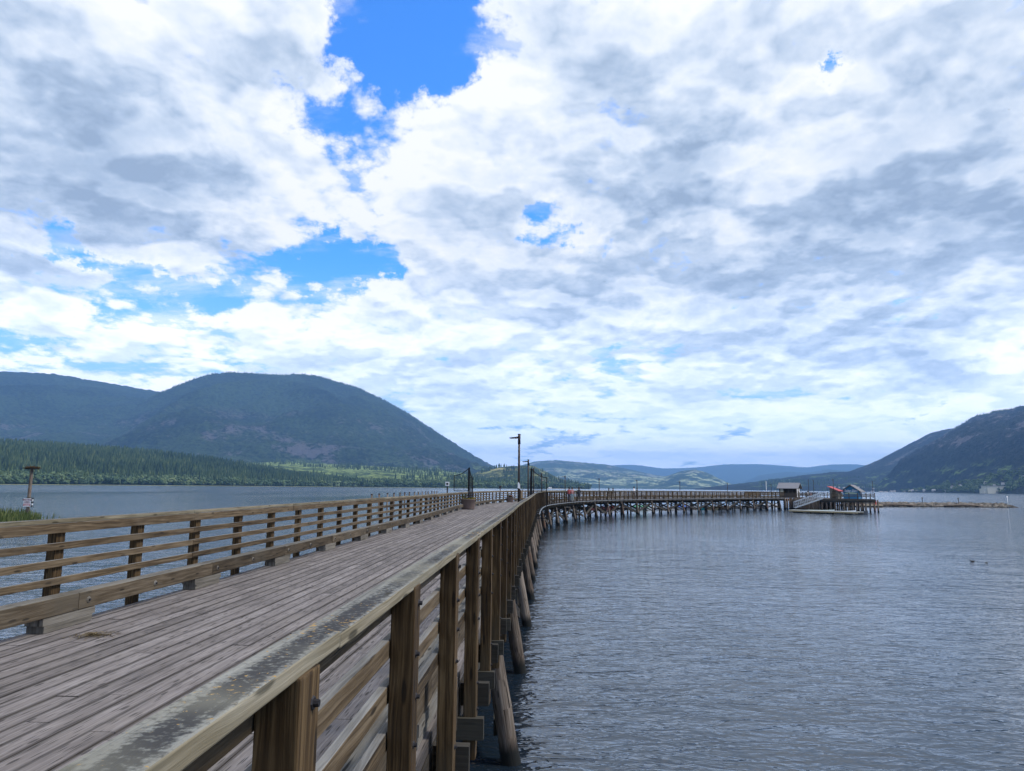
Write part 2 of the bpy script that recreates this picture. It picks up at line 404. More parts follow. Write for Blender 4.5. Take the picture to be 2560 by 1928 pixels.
M = {}
M['post'] = wood('post_wood', (.010, .006, .003), (.058, .034, .013), (.15, .098, .045), 44, ftint=(.085, .068, .042), gamp=1.8)
M['rail'] = wood('rail_wood', (.022, .015, .008), (.088, .060, .032), (.18, .135, .083), 46, top=(.16, .156, .145), ftint=(.125, .10, .07), gamp=1.7)
M['cap'] = wood('cap_wood', (.07, .06, .035), (.20, .17, .11), (.36, .32, .235), 60, top=(.175, .172, .15), band=True,
                lichen=[((.215, .22, .195), .70, .88, .42, 7.1), ((.034, .033, .033), .58, .86, .40, 1.7), ((.36, .22, .06), .88, .92, .50, 4.4)], ftint=(.22, .21, .16))
M['curb'] = wood('curb_wood', (.018, .013, .008), (.072, .053, .032), (.15, .118, .08), 40, top=(.14, .13, .11), ftint=(.09, .076, .055), gamp=1.6)
M['block'] = wood('block_wood', (.07, .062, .05), (.16, .145, .12), (.26, .24, .205), 40)
M['deck'] = wood('deck_wood', (.060, .052, .047), (.190, .167, .155), (.34, .312, .296), 52, wear=.24, bmp=1.0, ftint=(.18, .158, .14), gamp=.95, edge=.160)
M['beam'] = wood('beam_wood', (.015, .012, .009), (.043, .036, .028), (.10, .088, .07), 40, ftint=(.055, .055, .043))
M['pile'] = wood('pile_wood', (.035, .026, .019), (.125, .098, .074), (.25, .21, .17), 34, wet=True, gamp=1.7, ftint=(.17, .085, .05), bmp=.8)
M['steel_dark'] = metal('dark_brown_metal', (.035, .026, .022), .45)
M['black'] = metal('black_metal', (.012, .012, .014), .5)
M['galv'] = metal('galvanised_metal', (.30, .32, .33), .45)
M['alu'] = plain('pale_aluminium', (.50, .53, .54), .45, .3, .1, 3.0, .02)
M['bolt'] = metal('bolt_metal', (.03, .028, .03), .6)
# ------------------------------------------------------------------ water, hills, far shores
def water_mat():
    m, N, b, o = new_mat('lake_water')
    p = N.n('ShaderNodeNewGeometry').outputs['Position']
    dist = N.v('DISTANCE', p, (0.0, 0.0, 3.75))
    px, py, pz = N.sep(p)
    gust = N.noise(N.comb(N.m('MULTIPLY', px, .018), N.m('MULTIPLY', py, .006), 0), 1.0, 4, .55, '2D')
    def wave(sx, sy, rot, det=3, rough=.55):
        c, s_ = math.cos(rot), math.sin(rot)
        X = N.m('ADD', N.m('MULTIPLY', px, c * sx), N.m('MULTIPLY', py, s_ * sx)); Y = N.m('SUBTRACT', N.m('MULTIPLY', py, c * sy), N.m('MULTIPLY', px, s_ * sy))
        return N.noise(N.comb(X, Y, 0.0), 1.0, det, rough, '2D', dist=.35)
    def crest(x):                                                            # peaked crests, broad troughs
        return N.m('SUBTRACT', 1.0, N.m('ABSOLUTE', N.m('MULTIPLY_ADD', x, 2.0, -1.0)))
    h = N.m('MULTIPLY', wave(.42, .95, -.20, 2), .75)                       # wind waves, about 0.8 m long
    h = N.m('MULTIPLY_ADD', crest(wave(1.0, 2.4, .12, 3, .5)), .36, h)       # ripples
    h = N.m('MULTIPLY_ADD', crest(wave(2.6, 5.4, -.3, 2, .5)), .12, h)
    h = N.m('MULTIPLY_ADD', wave(.10, .28, .05, 2), 1.2, h)                  # long low swell
    k = N.n('ShaderNodeBump'); N.set(k.inputs['Height'], h); k.inputs['Distance'].default_value = .072
    st = N.m('MULTIPLY', N.mr(dist, 8, 250, 1.0, .8), N.mr(gust, .34, .66, .5, 1.35))
    N.set(k.inputs['Strength'], st)
    N.t.links.new(k.outputs[0], b.inputs['Normal'])
    N.set(b.inputs['Base Color'], (.010, .018, .028)); b.inputs['Roughness'].default_value = .04
    N.set(b.inputs['Roughness'], N.mr(dist, 20, 600, .085, .16))
    b.inputs['IOR'].default_value = 1.60
    return m
M['water'] = water_mat()
nb = 60
xs = np.concatenate([-np.geomspace(20500, 40, nb), np.linspace(-35, 35, 15), np.geomspace(40, 20500, nb)])
ys = np.concatenate([-np.geomspace(20000, 30, 30), np.linspace(-25, 60, 18), np.geomspace(65, 20500, nb)])
gx, gy = np.meshgrid(xs, ys); n1, n2 = gx.shape
ii = np.arange(n1 * n2).reshape(n1, n2)
lake = link('water', raw_mesh('water', np.stack([gx, gy, gx * 0], -1).reshape(-1, 3), np.stack([ii[:-1, :-1], ii[:-1, 1:], ii[1:, 1:], ii[1:, :-1]], -1).reshape(-1, 4), M['water'], True))
tag(lake, 'dark rippled lake water reflecting the cloudy sky', 'lake', kind='structure')

def hill_mat(name, ca, cb, rock=None, rocklo=.6, rockz=(0, 1e9), field=None, sunlit_fieldlo=.62, sunlit_fieldz=(0, 200), fine=.055, mid=.004, spots=None):
    m, N, b, o = new_mat(name)
    p = N.n('ShaderNodeNewGeometry').outputs['Position']
    z = N.sep(p)[2]
    n1 = N.noise(p, fine, 4, .7); n2 = N.noise(p, mid, 5, .6); n3 = N.noise(p, fine * 4, 2, .6)
    f = N.m('MULTIPLY_ADD', N.m('SUBTRACT', n1, .5), 1.5, .5); f = N.m('MULTIPLY_ADD', N.m('SUBTRACT', n2, .5), .9, f)
    c = N.mix(N.mr(f, .28, .74), ca, cb)
    if field:  # meadow ground; its bright colour also paints in patches of sunlight
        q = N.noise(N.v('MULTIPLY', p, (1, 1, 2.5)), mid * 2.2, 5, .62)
        msk = N.m('MULTIPLY', N.mr(q, sunlit_fieldlo, sunlit_fieldlo + .05), N.m('MULTIPLY', N.mr(z, sunlit_fieldz[0], sunlit_fieldz[0] + 25), N.mr(z, sunlit_fieldz[1], sunlit_fieldz[1] + 60, 1.0, 0.0)))
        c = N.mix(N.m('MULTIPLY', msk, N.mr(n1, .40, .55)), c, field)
    if rock:
        q = N.noise(N.v('ADD', p, (911, 77, 0)), mid * 1.6, 6, .66)
        q = N.m('MULTIPLY_ADD', N.m('SUBTRACT', n1, .5), .5, q)
        msk = N.m('MULTIPLY', N.mr(q, rocklo, rocklo + .09), N.m('MULTIPLY', N.mr(z, rockz[0], rockz[0] + 60), N.mr(z, rockz[1], rockz[1] + 150, 1.0, 0.0)))
        c = N.mix(N.m('MULTIPLY', msk, .85), c, rock)
    for (ctr, rad, colr) in (spots or []):
        dd = N.v('DISTANCE', N.v('ADD', p, N.v('SCALE', N.v('SUBTRACT', N.noise(p, .012, 4, .6, out=1), (.5, .5, .5)), scale=rad * 1.3)), tuple(ctr))
        c = N.mix(N.m('MULTIPLY', N.mr(dd, rad * .75, rad, 1.0, 0.0), N.mr(n1, .35, .5, .25, 1.0)), c, colr)
    N.set(b.inputs['Base Color'], c); b.inputs['Roughness'].default_value = .95
    try: b.inputs['Specular IOR Level'].default_value = .05
    except Exception: pass
    bump(N, b, N.m('MULTIPLY_ADD', n3, .4, n1), .9, 14.0)
    return m

def ridge(name, sil, Dc, D0, mat, label, n=520, nv=90, gully=90.0, rough=9.0, seed=1, power=1.12, back=1.35, sink=0.0, z0=-2.0, gscale=700.0, wig=0.0):
    """a hill whose skyline follows a measured outline: crest at distance Dc, foot at D0, falling away again behind"""
    sil = np.asarray(sil, float); x = np.linspace(sil[0, 0], sil[-1, 0], n)
    xi, yi = sil[:, 0], sil[:, 1]
    y = np.interp(x, xi, yi); ker = np.hanning(11); ker /= ker.sum(); y = np.convolve(np.pad(y, 5, 'edge'), ker, 'valid')
    az = np.empty(n); el = np.empty(n)
    for k in range(n):
        d = ray(x[k], y[k]); az[k] = math.atan2(d[0], d[1]); el[k] = d[2] / math.hypot(d[0], d[1])
    dc = Dc if np.isscalar(Dc) else np.interp(x, *zip(*Dc)); d0 = D0 if np.isscalar(D0) else np.interp(x, *zip(*D0))
    dc = np.broadcast_to(dc, (n,)).astype(float); d0 = np.broadcast_to(d0, (n,)).astype(float)
    hc = np.maximum(EYE + el * dc - sink, 0.0)
    v = np.linspace(0, back, nv)[None, :]
    vf = np.minimum(v, 1.0)
    r = d0[:, None] + (dc - d0)[:, None] * v
    prof = np.where(v <= 1, vf ** power, np.cos(np.clip((v - 1) / (back - 1), 0, 1) * math.pi / 2) * .9 + .1)
    h = hc[:, None] * prof
    X = np.sin(az)[:, None] * r; Y = np.cos(az)[:, None] * r
    env = np.clip(vf * (1 - vf) * 4, 0, 1) * np.minimum(1, hc[:, None] / 120)
    g = 1 - np.abs(2 * fbm(X / gscale + seed * 3.1, Y / (gscale * 2.2), 5, seed) - 1)
    h = h + (g - .62) * gully * env + (fbm(X / 22., Y / 22., 3, seed + 5) - .5) * rough * np.minimum(1, h / 20) * np.where(v <= 1, 1, .3)
    h = h + z0 * (1 - np.minimum(1, v * 6))
    V = np.stack([X, Y, h], -1).reshape(-1, 3); ii = np.arange(n * nv).reshape(n, nv)
    F = np.stack([ii[:-1, :-1], ii[1:, :-1], ii[1:, 1:], ii[:-1, 1:]], -1).reshape(-1, 4)
    o = link(name, raw_mesh(name, V, F, mat, True)); tag(o, label, 'hill', kind='structure')
    return dict(X=X, Y=Y, H=h, v=v, hc=hc, x=x, name=o.name)
K = PW / 2212.0                                   # outlines below were read on a 2212 px wide copy
def S(*p): return [(a * K, b * K) for a, b in p]
forest_d, forest_l = (.007, .014, .010), (.040, .066, .032)
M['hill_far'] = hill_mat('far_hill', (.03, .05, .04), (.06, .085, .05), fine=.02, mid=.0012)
M['hill_big'] = hill_mat('big_mountain', forest_d, forest_l, rock=(.105, .10, .112), rocklo=.555, rockz=(40, 330), field=(.18, .25, .08), sunlit_fieldlo=.53, sunlit_fieldz=(6, 70), fine=.045, mid=.0022)
M['hill_right'] = hill_mat('right_mountain', (.007, .011, .015), (.024, .034, .034), rock=(.15, .14, .155), rocklo=.535, rockz=(110, 900), field=(.12, .18, .05), sunlit_fieldlo=.54, sunlit_fieldz=(4, 60), fine=.05, mid=.003)
M['hill_mid'] = hill_mat('mid_hill', (.018, .036, .022), (.05, .085, .04), rock=(.40, .37, .33), rocklo=.57, rockz=(60, 600), field=(.42, .47, .27), sunlit_fieldlo=.505, sunlit_fieldz=(5, 160), fine=.03, mid=.0028)
M['hill_shelf'] = hill_mat('shelf_ground', (.03, .05, .02), (.08, .12, .04), field=(.24, .31, .10), sunlit_fieldlo=.44, sunlit_fieldz=(3, 90), fine=.05, mid=.006)
M['hill_wood'] = hill_mat('wooded_ground', (.012, .022, .010), (.03, .045, .018), fine=.08, mid=.008)

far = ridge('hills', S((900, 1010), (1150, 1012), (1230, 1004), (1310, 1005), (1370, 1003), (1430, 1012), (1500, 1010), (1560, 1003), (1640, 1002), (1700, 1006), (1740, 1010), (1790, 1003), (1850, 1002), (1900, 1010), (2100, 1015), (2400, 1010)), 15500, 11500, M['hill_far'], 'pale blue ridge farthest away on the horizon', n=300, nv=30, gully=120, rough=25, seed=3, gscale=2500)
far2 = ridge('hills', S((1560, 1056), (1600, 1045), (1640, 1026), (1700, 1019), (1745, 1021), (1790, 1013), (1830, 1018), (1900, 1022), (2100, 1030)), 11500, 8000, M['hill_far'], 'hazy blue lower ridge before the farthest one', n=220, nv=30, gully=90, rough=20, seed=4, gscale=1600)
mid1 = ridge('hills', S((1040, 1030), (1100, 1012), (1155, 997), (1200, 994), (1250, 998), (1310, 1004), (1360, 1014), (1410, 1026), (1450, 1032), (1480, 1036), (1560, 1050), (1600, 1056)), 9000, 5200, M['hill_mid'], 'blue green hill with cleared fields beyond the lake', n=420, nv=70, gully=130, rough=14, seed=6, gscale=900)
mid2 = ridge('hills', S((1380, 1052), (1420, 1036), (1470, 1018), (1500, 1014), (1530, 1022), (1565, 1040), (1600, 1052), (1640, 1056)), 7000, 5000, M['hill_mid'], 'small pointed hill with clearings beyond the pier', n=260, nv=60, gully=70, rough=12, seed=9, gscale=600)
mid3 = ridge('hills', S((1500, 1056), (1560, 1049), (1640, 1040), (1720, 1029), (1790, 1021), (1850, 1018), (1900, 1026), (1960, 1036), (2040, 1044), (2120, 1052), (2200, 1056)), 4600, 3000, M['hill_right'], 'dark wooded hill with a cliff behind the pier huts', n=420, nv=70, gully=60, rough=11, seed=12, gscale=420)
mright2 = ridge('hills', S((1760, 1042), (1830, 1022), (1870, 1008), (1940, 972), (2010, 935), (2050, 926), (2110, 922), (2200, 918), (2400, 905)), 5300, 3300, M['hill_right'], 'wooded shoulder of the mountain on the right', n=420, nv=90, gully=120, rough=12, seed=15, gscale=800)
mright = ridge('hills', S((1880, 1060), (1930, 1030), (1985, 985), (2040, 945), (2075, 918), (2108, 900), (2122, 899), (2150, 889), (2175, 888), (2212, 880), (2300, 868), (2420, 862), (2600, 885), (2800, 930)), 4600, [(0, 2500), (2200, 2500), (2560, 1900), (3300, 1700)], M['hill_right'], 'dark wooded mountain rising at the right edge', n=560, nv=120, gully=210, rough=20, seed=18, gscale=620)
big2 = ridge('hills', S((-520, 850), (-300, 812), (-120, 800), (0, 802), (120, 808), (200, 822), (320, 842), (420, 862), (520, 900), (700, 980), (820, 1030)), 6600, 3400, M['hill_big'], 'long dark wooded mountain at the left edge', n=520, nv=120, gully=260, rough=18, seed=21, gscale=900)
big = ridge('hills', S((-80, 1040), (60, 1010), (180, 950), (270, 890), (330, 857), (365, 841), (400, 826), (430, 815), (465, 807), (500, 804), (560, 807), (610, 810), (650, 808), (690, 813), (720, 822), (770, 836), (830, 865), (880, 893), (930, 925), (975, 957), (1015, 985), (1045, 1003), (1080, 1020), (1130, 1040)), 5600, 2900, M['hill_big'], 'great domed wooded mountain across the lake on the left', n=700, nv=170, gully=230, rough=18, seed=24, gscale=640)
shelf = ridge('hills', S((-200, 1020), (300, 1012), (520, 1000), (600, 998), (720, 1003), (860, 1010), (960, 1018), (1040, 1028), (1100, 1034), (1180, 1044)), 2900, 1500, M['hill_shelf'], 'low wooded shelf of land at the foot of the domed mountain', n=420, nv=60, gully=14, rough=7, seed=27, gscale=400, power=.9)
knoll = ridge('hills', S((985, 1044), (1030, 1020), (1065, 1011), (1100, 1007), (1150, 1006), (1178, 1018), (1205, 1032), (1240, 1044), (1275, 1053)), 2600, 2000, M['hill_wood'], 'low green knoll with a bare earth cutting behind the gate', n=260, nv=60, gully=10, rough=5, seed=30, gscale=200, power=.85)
def ground_at(g, px, py):                        # the place on a hill that shows at a spot of the photograph
    D = np.stack([g['X'], g['Y'], g['H'] - EYE], -1); z = D @ _F; x = PW / 2 + FPX * (D @ _R) / z; y = PH / 2 - FPX * (D @ _U) / z
    k = np.argmin(((x - px) ** 2 + (y - py) ** 2)[:, :int(g['X'].shape[1] * .72)]); i, j = np.unravel_index(k, (g['X'].shape[0], int(g['X'].shape[1] * .72)))
    return np.array([g['X'][i, j], g['Y'][i, j], g['H'][i, j]])
bpy.data.objects[knoll['name']].data.materials[0] = hill_mat('knoll_ground', (.02, .035, .016), (.06, .085, .035), field=(.24, .25, .09), sunlit_fieldlo=.5, sunlit_fieldz=(14, 200), fine=.06, mid=.009,
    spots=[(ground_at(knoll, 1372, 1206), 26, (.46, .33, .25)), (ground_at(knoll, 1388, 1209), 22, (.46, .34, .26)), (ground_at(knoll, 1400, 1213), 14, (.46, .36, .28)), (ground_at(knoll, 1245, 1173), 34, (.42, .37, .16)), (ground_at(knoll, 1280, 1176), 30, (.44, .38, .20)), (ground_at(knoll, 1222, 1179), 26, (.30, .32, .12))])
foot = ridge('hills', S((-700, 950), (-300, 945), (0, 951), (150, 960), (300, 971), (450, 988), (560, 1006), (640, 1022), (760, 1036), (860, 1042), (960, 1046)), [(-800, 2100), (700, 1900), (1200, 1750)], [(-800, 1000), (0, 1130), (700, 1430), (1200, 1600)], M['hill_wood'], 'ground under the conifer forest on the left shore', n=360, nv=70, gully=10, rough=4, seed=33, gscale=300, sink=10, power=.8)
# ------------------------------------------------------------------ woods on the far shores
def leaf_mat(name, stops, seed=0.0):
    m, N, b, o = new_mat(name)
    r = N.n('ShaderNodeAttribute', attribute_name='rnd').outputs['Fac']
    p = N.n('ShaderNodeNewGeometry').outputs['Position']
    f = N.m('MULTIPLY_ADD', N.m('SUBTRACT', N.noise(p, .006, 4, .6), .5), 1.1, r)
    f = N.m('MULTIPLY_ADD', N.m('SUBTRACT', N.noise(p, .35, 3, .7), .5), .5, f)
    N.set(b.inputs['Base Color'], N.ramp(f, stops)); b.inputs['Roughness'].default_value = .9
    try: b.inputs['Specular IOR Level'].default_value = .1
    except Exception: pass
    return m
M['conifer'] = leaf_mat('conifer_needles', [(.0, (.014, .030, .017)), (.4, (.042, .070, .030)), (.75, (.075, .11, .04)), (1.0, (.125, .155, .06))])
M['broadleaf'] = leaf_mat('broadleaf_leaves', [(.0, (.03, .055, .025)), (.5, (.075, .115, .05)), (1.0, (.15, .19, .08))])
def place_on(g, num, vlo, vhi, ilo=0.0, ihi=1.0, keep=None, bias=1.0):
    n, nv = g['X'].shape; v = g['v'][0]
    a = (ilo + (ihi - ilo) * RNG.random(num)) * (n - 1.001)
    vv = vlo + (vhi - vlo) * RNG.random(num) ** bias
    b = np.interp(vv, v, np.arange(nv)); b = np.minimum(b, nv - 1.001)
    i = a.astype(int); j = b.astype(int); fa = a - i; fb = b - j
    def s(A): return (A[i, j] * (1 - fa) * (1 - fb) + A[i + 1, j] * fa * (1 - fb) + A[i, j + 1] * (1 - fa) * fb + A[i + 1, j + 1] * fa * fb)
    P = np.stack([s(g['X']), s(g['Y']), s(g['H'])], -1)
    ok = P[:, 2] > -.5
    if keep is not None: ok &= keep(P)
    return P[ok]
def conifers(P, hmin, hmax, tiers=3, sides=6, slim=.17):
    n = len(P); h = hmin + (hmax - hmin) * RNG.random(n) ** 1.4
    V = []; F = []; base = 0; rn = np.clip(RNG.normal(.42, .2, n), 0, 1); R = []
    rot = RNG.random(n) * 6.28
    lean = (RNG.random((n, 2)) - .5) * .06
    for t in range(tiers):
        z0 = h * (.06 + .29 * t); z1 = h * min(1.0, .52 + .26 * t) if t < tiers - 1 else h
        rad = h * slim * (1.0 - .27 * t)
        ring = np.empty((n, sides, 3))
        for j in range(sides):
            a = rot + 6.283 * j / sides + t * .5; rr = rad * (.7 + .6 * RNG.random(n))
            ring[:, j, 0] = P[:, 0] + rr * np.cos(a) + lean[:, 0] * z0; ring[:, j, 1] = P[:, 1] + rr * np.sin(a) + lean[:, 1] * z0
            ring[:, j, 2] = P[:, 2] + z0 - h * .05 * RNG.random(n)
        apex = np.stack([P[:, 0] + lean[:, 0] * z1, P[:, 1] + lean[:, 1] * z1, P[:, 2] + z1], -1)[:, None, :]
        V.append(np.concatenate([ring, apex], 1).reshape(-1, 3))
        o = base + np.arange(n)[:, None] * (sides + 1)
        for j in range(sides):
            F.append(np.concatenate([o + j, o + (j + 1) % sides, o + sides], 1)); R.append(rn)
        base += n * (sides + 1)
    return np.concatenate(V), np.concatenate(F), np.concatenate(R)
_ph = (1 + 5 ** .5) / 2
ICO = np.array([(-1, _ph, 0), (1, _ph, 0), (-1, -_ph, 0), (1, -_ph, 0), (0, -1, _ph), (0, 1, _ph), (0, -1, -_ph), (0, 1, -_ph), (_ph, 0, -1), (_ph, 0, 1), (-_ph, 0, -1), (-_ph, 0, 1)]) / 1.9
ICOF = np.array([(0, 11, 5), (0, 5, 1), (0, 1, 7), (0, 7, 10), (0, 10, 11), (1, 5, 9), (5, 11, 4), (11, 10, 2), (10, 7, 6), (7, 1, 8), (3, 9, 4), (3, 4, 2), (3, 2, 6), (3, 6, 8), (3, 8, 9), (4, 9, 5), (2, 4, 11), (6, 2, 10), (8, 6, 7), (9, 8, 1)])
def broadleaves(P, hmin, hmax, clumps=9):
    n = len(P); h = hmin + (hmax - hmin) * RNG.random(n); V = []; F = []; R = []; base = 0
    rn = np.clip(RNG.normal(.45, .22, n), 0, 1)
    for c in range(clumps):
        a = RNG.random(n) * 6.283; q = RNG.random(n) ** .6 * .34; zz = .22 + .62 * RNG.random(n)
        ctr = P + np.stack([np.cos(a) * q * h, np.sin(a) * q * h, zz * h], -1)
        s = h * (.11 + .12 * RNG.random(n))
        jit = .65 + .7 * RNG.random((n, 12, 1))
        V.append((ctr[:, None, :] + ICO[None] * jit * s[:, None, None]).reshape(-1, 3))
        o = base + np.arange(n)[:, None, None] * 12
        F.append((o + ICOF[None]).reshape(-1, 3)); R.append(np.repeat(np.clip(rn + RNG.normal(0, .12, n), 0, 1), 20)); base += n * 12
    return np.concatenate(V), np.concatenate(F), np.concatenate(R)
def wood_stuff(name, VFR, mat, label):
    o = link(name, raw_mesh(name, VFR[0], VFR[1], mat, False, VFR[2])); tag(o, label, 'forest', kind='stuff')
wood_stuff('forest', conifers(place_on(foot, 24000, .03, 1.06), 9, 19.5), M['conifer'], 'dense conifer forest on the low hill at the left shore')
wood_stuff('forest', broadleaves(place_on(foot, 1900, .0, .075), 7, 14), M['broadleaf'], 'bushy pale trees along the left waterline below the conifers')
nz = lambda sc, th, sd_: (lambda P: fbm(P[:, 0] / sc, P[:, 1] / sc, 4, sd_) > th)
wood_stuff('forest', conifers(place_on(shelf, 4200, .0, 1.0, .1, .98, nz(170., .49, 5)), 9, 17, 2, 5), M['conifer'], 'scattered conifers and clearings on the shelf below the domed mountain')
wood_stuff('forest', broadleaves(place_on(shelf, 900, .0, .1, .55, 1.0), 8, 15, 6), M['broadleaf'], 'rounded trees behind the beach to the left of the gate')
wood_stuff('forest', conifers(place_on(big, 2600, .94, 1.03), 9, 17, 2, 5, .2), M['conifer'], 'tree tops on the crest of the domed mountain')
wood_stuff('forest', conifers(place_on(mright, 1800, .93, 1.03), 8, 15, 2, 5, .2), M['conifer'], 'tree tops on the crest of the right mountain')
kn = lambda P: (fbm(P[:, 0] / 90., P[:, 1] / 90., 3, 8) > .46) & ~((P[:, 2] > 20) & (fbm(P[:, 0] / 60., P[:, 1] / 60., 3, 18) < .55)) & np.all([np.hypot(P[:, 0] - c[0], P[:, 1] - c[1]) > r for c, r in ((ground_at(knoll, 1372, 1206), 30), (ground_at(knoll, 1388, 1209), 26), (ground_at(knoll, 1378, 1211), 40), (ground_at(knoll, 1245, 1173), 34), (ground_at(knoll, 1280, 1176), 30))], axis=0)
wood_stuff('forest', conifers(place_on(knoll, 2600, .0, 1.02, 0, 1, kn), 9, 17, 2, 5, .2), M['conifer'], 'dark conifers on the green knoll behind the gate')
wood_stuff('forest', broadleaves(place_on(knoll, 500, .0, .12), 8, 16, 7), M['broadleaf'], 'rounded green trees at the foot of the knoll by the water')
wood_stuff('forest', conifers(place_on(mid3, 3500, .0, .7, .2, 1.0, nz(120., .48, 9)), 9, 18, 2, 5, .2), M['conifer'], 'dark woods along the far shore behind the pier huts')
wood_stuff('forest', broadleaves(place_on(mright, 1700, .0, .09, .0, .8, nz(90., .45, 10)), 7, 14, 6), M['broadleaf'], 'trees among the houses along the right shore')

# houses and trailers along the far shore, each a few pixels wide
M['house_wall'] = plain('pale_house_wall', (.45, .45, .44), .8); M['house_roof'] = plain('grey_house_roof', (.30, .29, .30), .8)
M['caravan'] = plain('white_caravan_paint', (.80, .80, .80), .5)
def house_mesh(w, d, h, rf):
    b = MB(); b.box((-w / 2, -d / 2, -4), (w / 2, d / 2, h)); b.prism([(-w / 2 - .5, -d / 2 - .6, h + .003), (w / 2 + .5, -d / 2 - .6, h + .003), (w / 2 + .5, 0, h + rf), (-w / 2 - .5, 0, h + rf)], (0, .01, 0), 1)
    b.prism([(-w / 2 - .5, -d / 2 - .6, h), (-w / 2 - .5, d / 2 + .6, h), (-w / 2 - .5, 0, h + rf)], (w + 1.0, 0, 0), 1)
    return b.mesh('far_house', [M['house_wall'], M['house_roof']])
hm = [house_mesh(8, 6, 3.6, 2), house_mesh(10, 6, 3, 1.8), house_mesh(6, 6, 4, 2)]
def on_ridge(g, px, v):                          # ground point of a hill along a bearing
    i = int(np.clip(np.interp(px, g['x'], np.arange(len(g['x']))), 0, len(g['x']) - 1)); j = int(np.interp(v, g['v'][0], np.arange(g['v'].shape[1])))
    return np.array([g['X'][i, j], g['Y'][i, j], g['H'][i, j]])
hs = [(mright, 2180 + 24 * k + random.uniform(-9, 9), random.uniform(.012, .085)) for k in range(16)] + [(mright, 2215 + 9 * k, random.uniform(.03, .13)) for k in range(12)] + [(mid3, 2085 + 12 * k, random.uniform(.1, .42)) for k in range(9)]
for k, (g, px, v) in enumerate(hs):
    P = on_ridge(g, px, v); o = link('far_house', hm[k % 3], None, tuple(P), random.uniform(-.6, .6))
    tag(o, 'tiny pale house among trees on the right far shore', 'house', 'houses scattered over the right far shore')
P = on_ridge(mright, 2468, .006); P[2] = 2
b = MB(); b.box((-26, -8, -3), (26, 8, 15)); b.box((-28, -9, 15), (28, 9, 16.2), 1); b.box((6, -8.3, 0), (10, -8, 15), 1); b.box((-34, -6, -3), (-26, 6, 9)); b.box((26, -6, -3), (44, 6, 8))
o = b.build('far_building', [plain('cream_render', (.50, .49, .40), .85), M['house_roof']], None, tuple(P), .25); tag(o, 'large cream block of a building on the right far shore', 'building')
cm = []
for (w, h) in ((9, 3.4), (6.5, 3.0), (12, 3.6)):
    b = MB(); b.box((-w / 2, -1.3, .5), (w / 2, 1.3, h)); b.box((-w / 2 + .4, -1.32, 1.6), (w / 2 - .6, -1.31, 2.4), 1); b.box((-w / 2 + 1, -1, 0), (-w / 2 + 2, 1, .5), 1); b.box((w / 2 - 2, -1, 0), (w / 2 - 1, 1, .5), 1)
    cm.append(b.mesh('caravan', [M['caravan'], M['house_roof']]))
for k in range(22):
    px = 1050 + 15.5 * k + random.uniform(-5, 5); q = at_z(px, 1222, .4); Dd = np.interp(px, (1000, 1180, 1400), (1640, 1820, 1960)); d = q[:2] / np.linalg.norm(q[:2])
    o = link('caravan', cm[k % 3], None, (d[0] * Dd, d[1] * Dd, .5), random.uniform(-.4, .4))
    tag(o, 'small white caravan parked on the beach across the lake', 'caravan', 'white caravans along the far beach')
b = MB(); pts = []
for px in range(980, 1450, 20):
    q = at_z(px, 1222, .3); d = q[:2] / np.linalg.norm(q[:2]); Dd = np.interp(px, (980, 1180, 1450), (1600, 1800, 1990)); pts.append(np.array([d[0] * Dd, d[1] * Dd, .25]))
for a, c in zip(pts[:-1], pts[1:]): b.beam(a, c, 50, .9)
o = b.build('beach', plain('pale_sand', (.42, .38, .30), .95, 0, .2, .05)); tag(o, 'thin strip of pale beach across the lake', 'beach', kind='structure')
b = MB(); pts = []
for px in range(-700, 1260, 40):
    q = at_z(px, 1222, .3); d = q[:2] / np.linalg.norm(q[:2]); Dd = np.interp(px, (-926, 0, 810, 1389), (996, 1126, 1424, 1590)); pts.append(np.array([d[0] * Dd, d[1] * Dd, .1]))
for a, c in zip(pts[:-1], pts[1:]): b.beam(a, c, 12, .9)
o = b.build('shore', plain('pale_shore_grass', (.26, .27, .12), .95, 0, .3, .05)); tag(o, 'thin pale grassy waterline below the left forest', 'shore', kind='structure')
# ------------------------------------------------------------------ the pier: a timber walkway curving away to the right
CTRL = [(-1.05, -11), (-.80, -5.5), (-.55, -.2), (-.37, 3.9), (-.10, 9.4), (.04, 12.5), (.20, 16.5), (.42, 21), (.63, 25), (.84, 29.6), (1.07, 34.3), (1.29, 39), (1.52, 44), (1.77, 49),
        (2.08, 54), (2.50, 59.5), (3.15, 65), (4.15, 70.3), (5.35, 75.1), (6.75, 80.5), (8.3, 85.1), (10.05, 89.3), (11.9, 93.3), (13.9, 97), (16.15, 100.5), (18.4, 103.7), (20.9, 107), (23.6, 110.3), (26.5, 113.6), (29.4, 116.8), (32.6, 120.1), (37.4, 124.9), (42.2, 129.6), (47.0, 134.1), (52.9, 139.2)]
def _spline(C, per=24):
    C = np.asarray(C, float); C = np.vstack([2 * C[0] - C[1], C, 2 * C[-1] - C[-2]]); out = []
    for i in range(1, len(C) - 2):
        p0, p1, p2, p3 = C[i - 1], C[i], C[i + 1], C[i + 2]
        for t in np.linspace(0, 1, per, endpoint=False):
            out.append(.5 * ((2 * p1) + (-p0 + p2) * t + (2 * p0 - 5 * p1 + 4 * p2 - p3) * t * t + (-p0 + 3 * p1 - 3 * p2 + p3) * t ** 3))
    out.append(C[-2]); return np.array(out)
_P = _spline(CTRL)
for _ in range(6): _P[1:-1] = (_P[:-2] + 2 * _P[1:-1] + _P[2:]) / 4
_L = np.concatenate([[0], np.cumsum(np.linalg.norm(np.diff(_P, axis=0), axis=1))])
_i0 = np.argmin(abs(_P[:, 1])); _L = _L - _L[_i0]         # arc length, 0 abreast of the camera
S0, S1 = float(_L[0]) + .2, float(_L[-1]) - .02
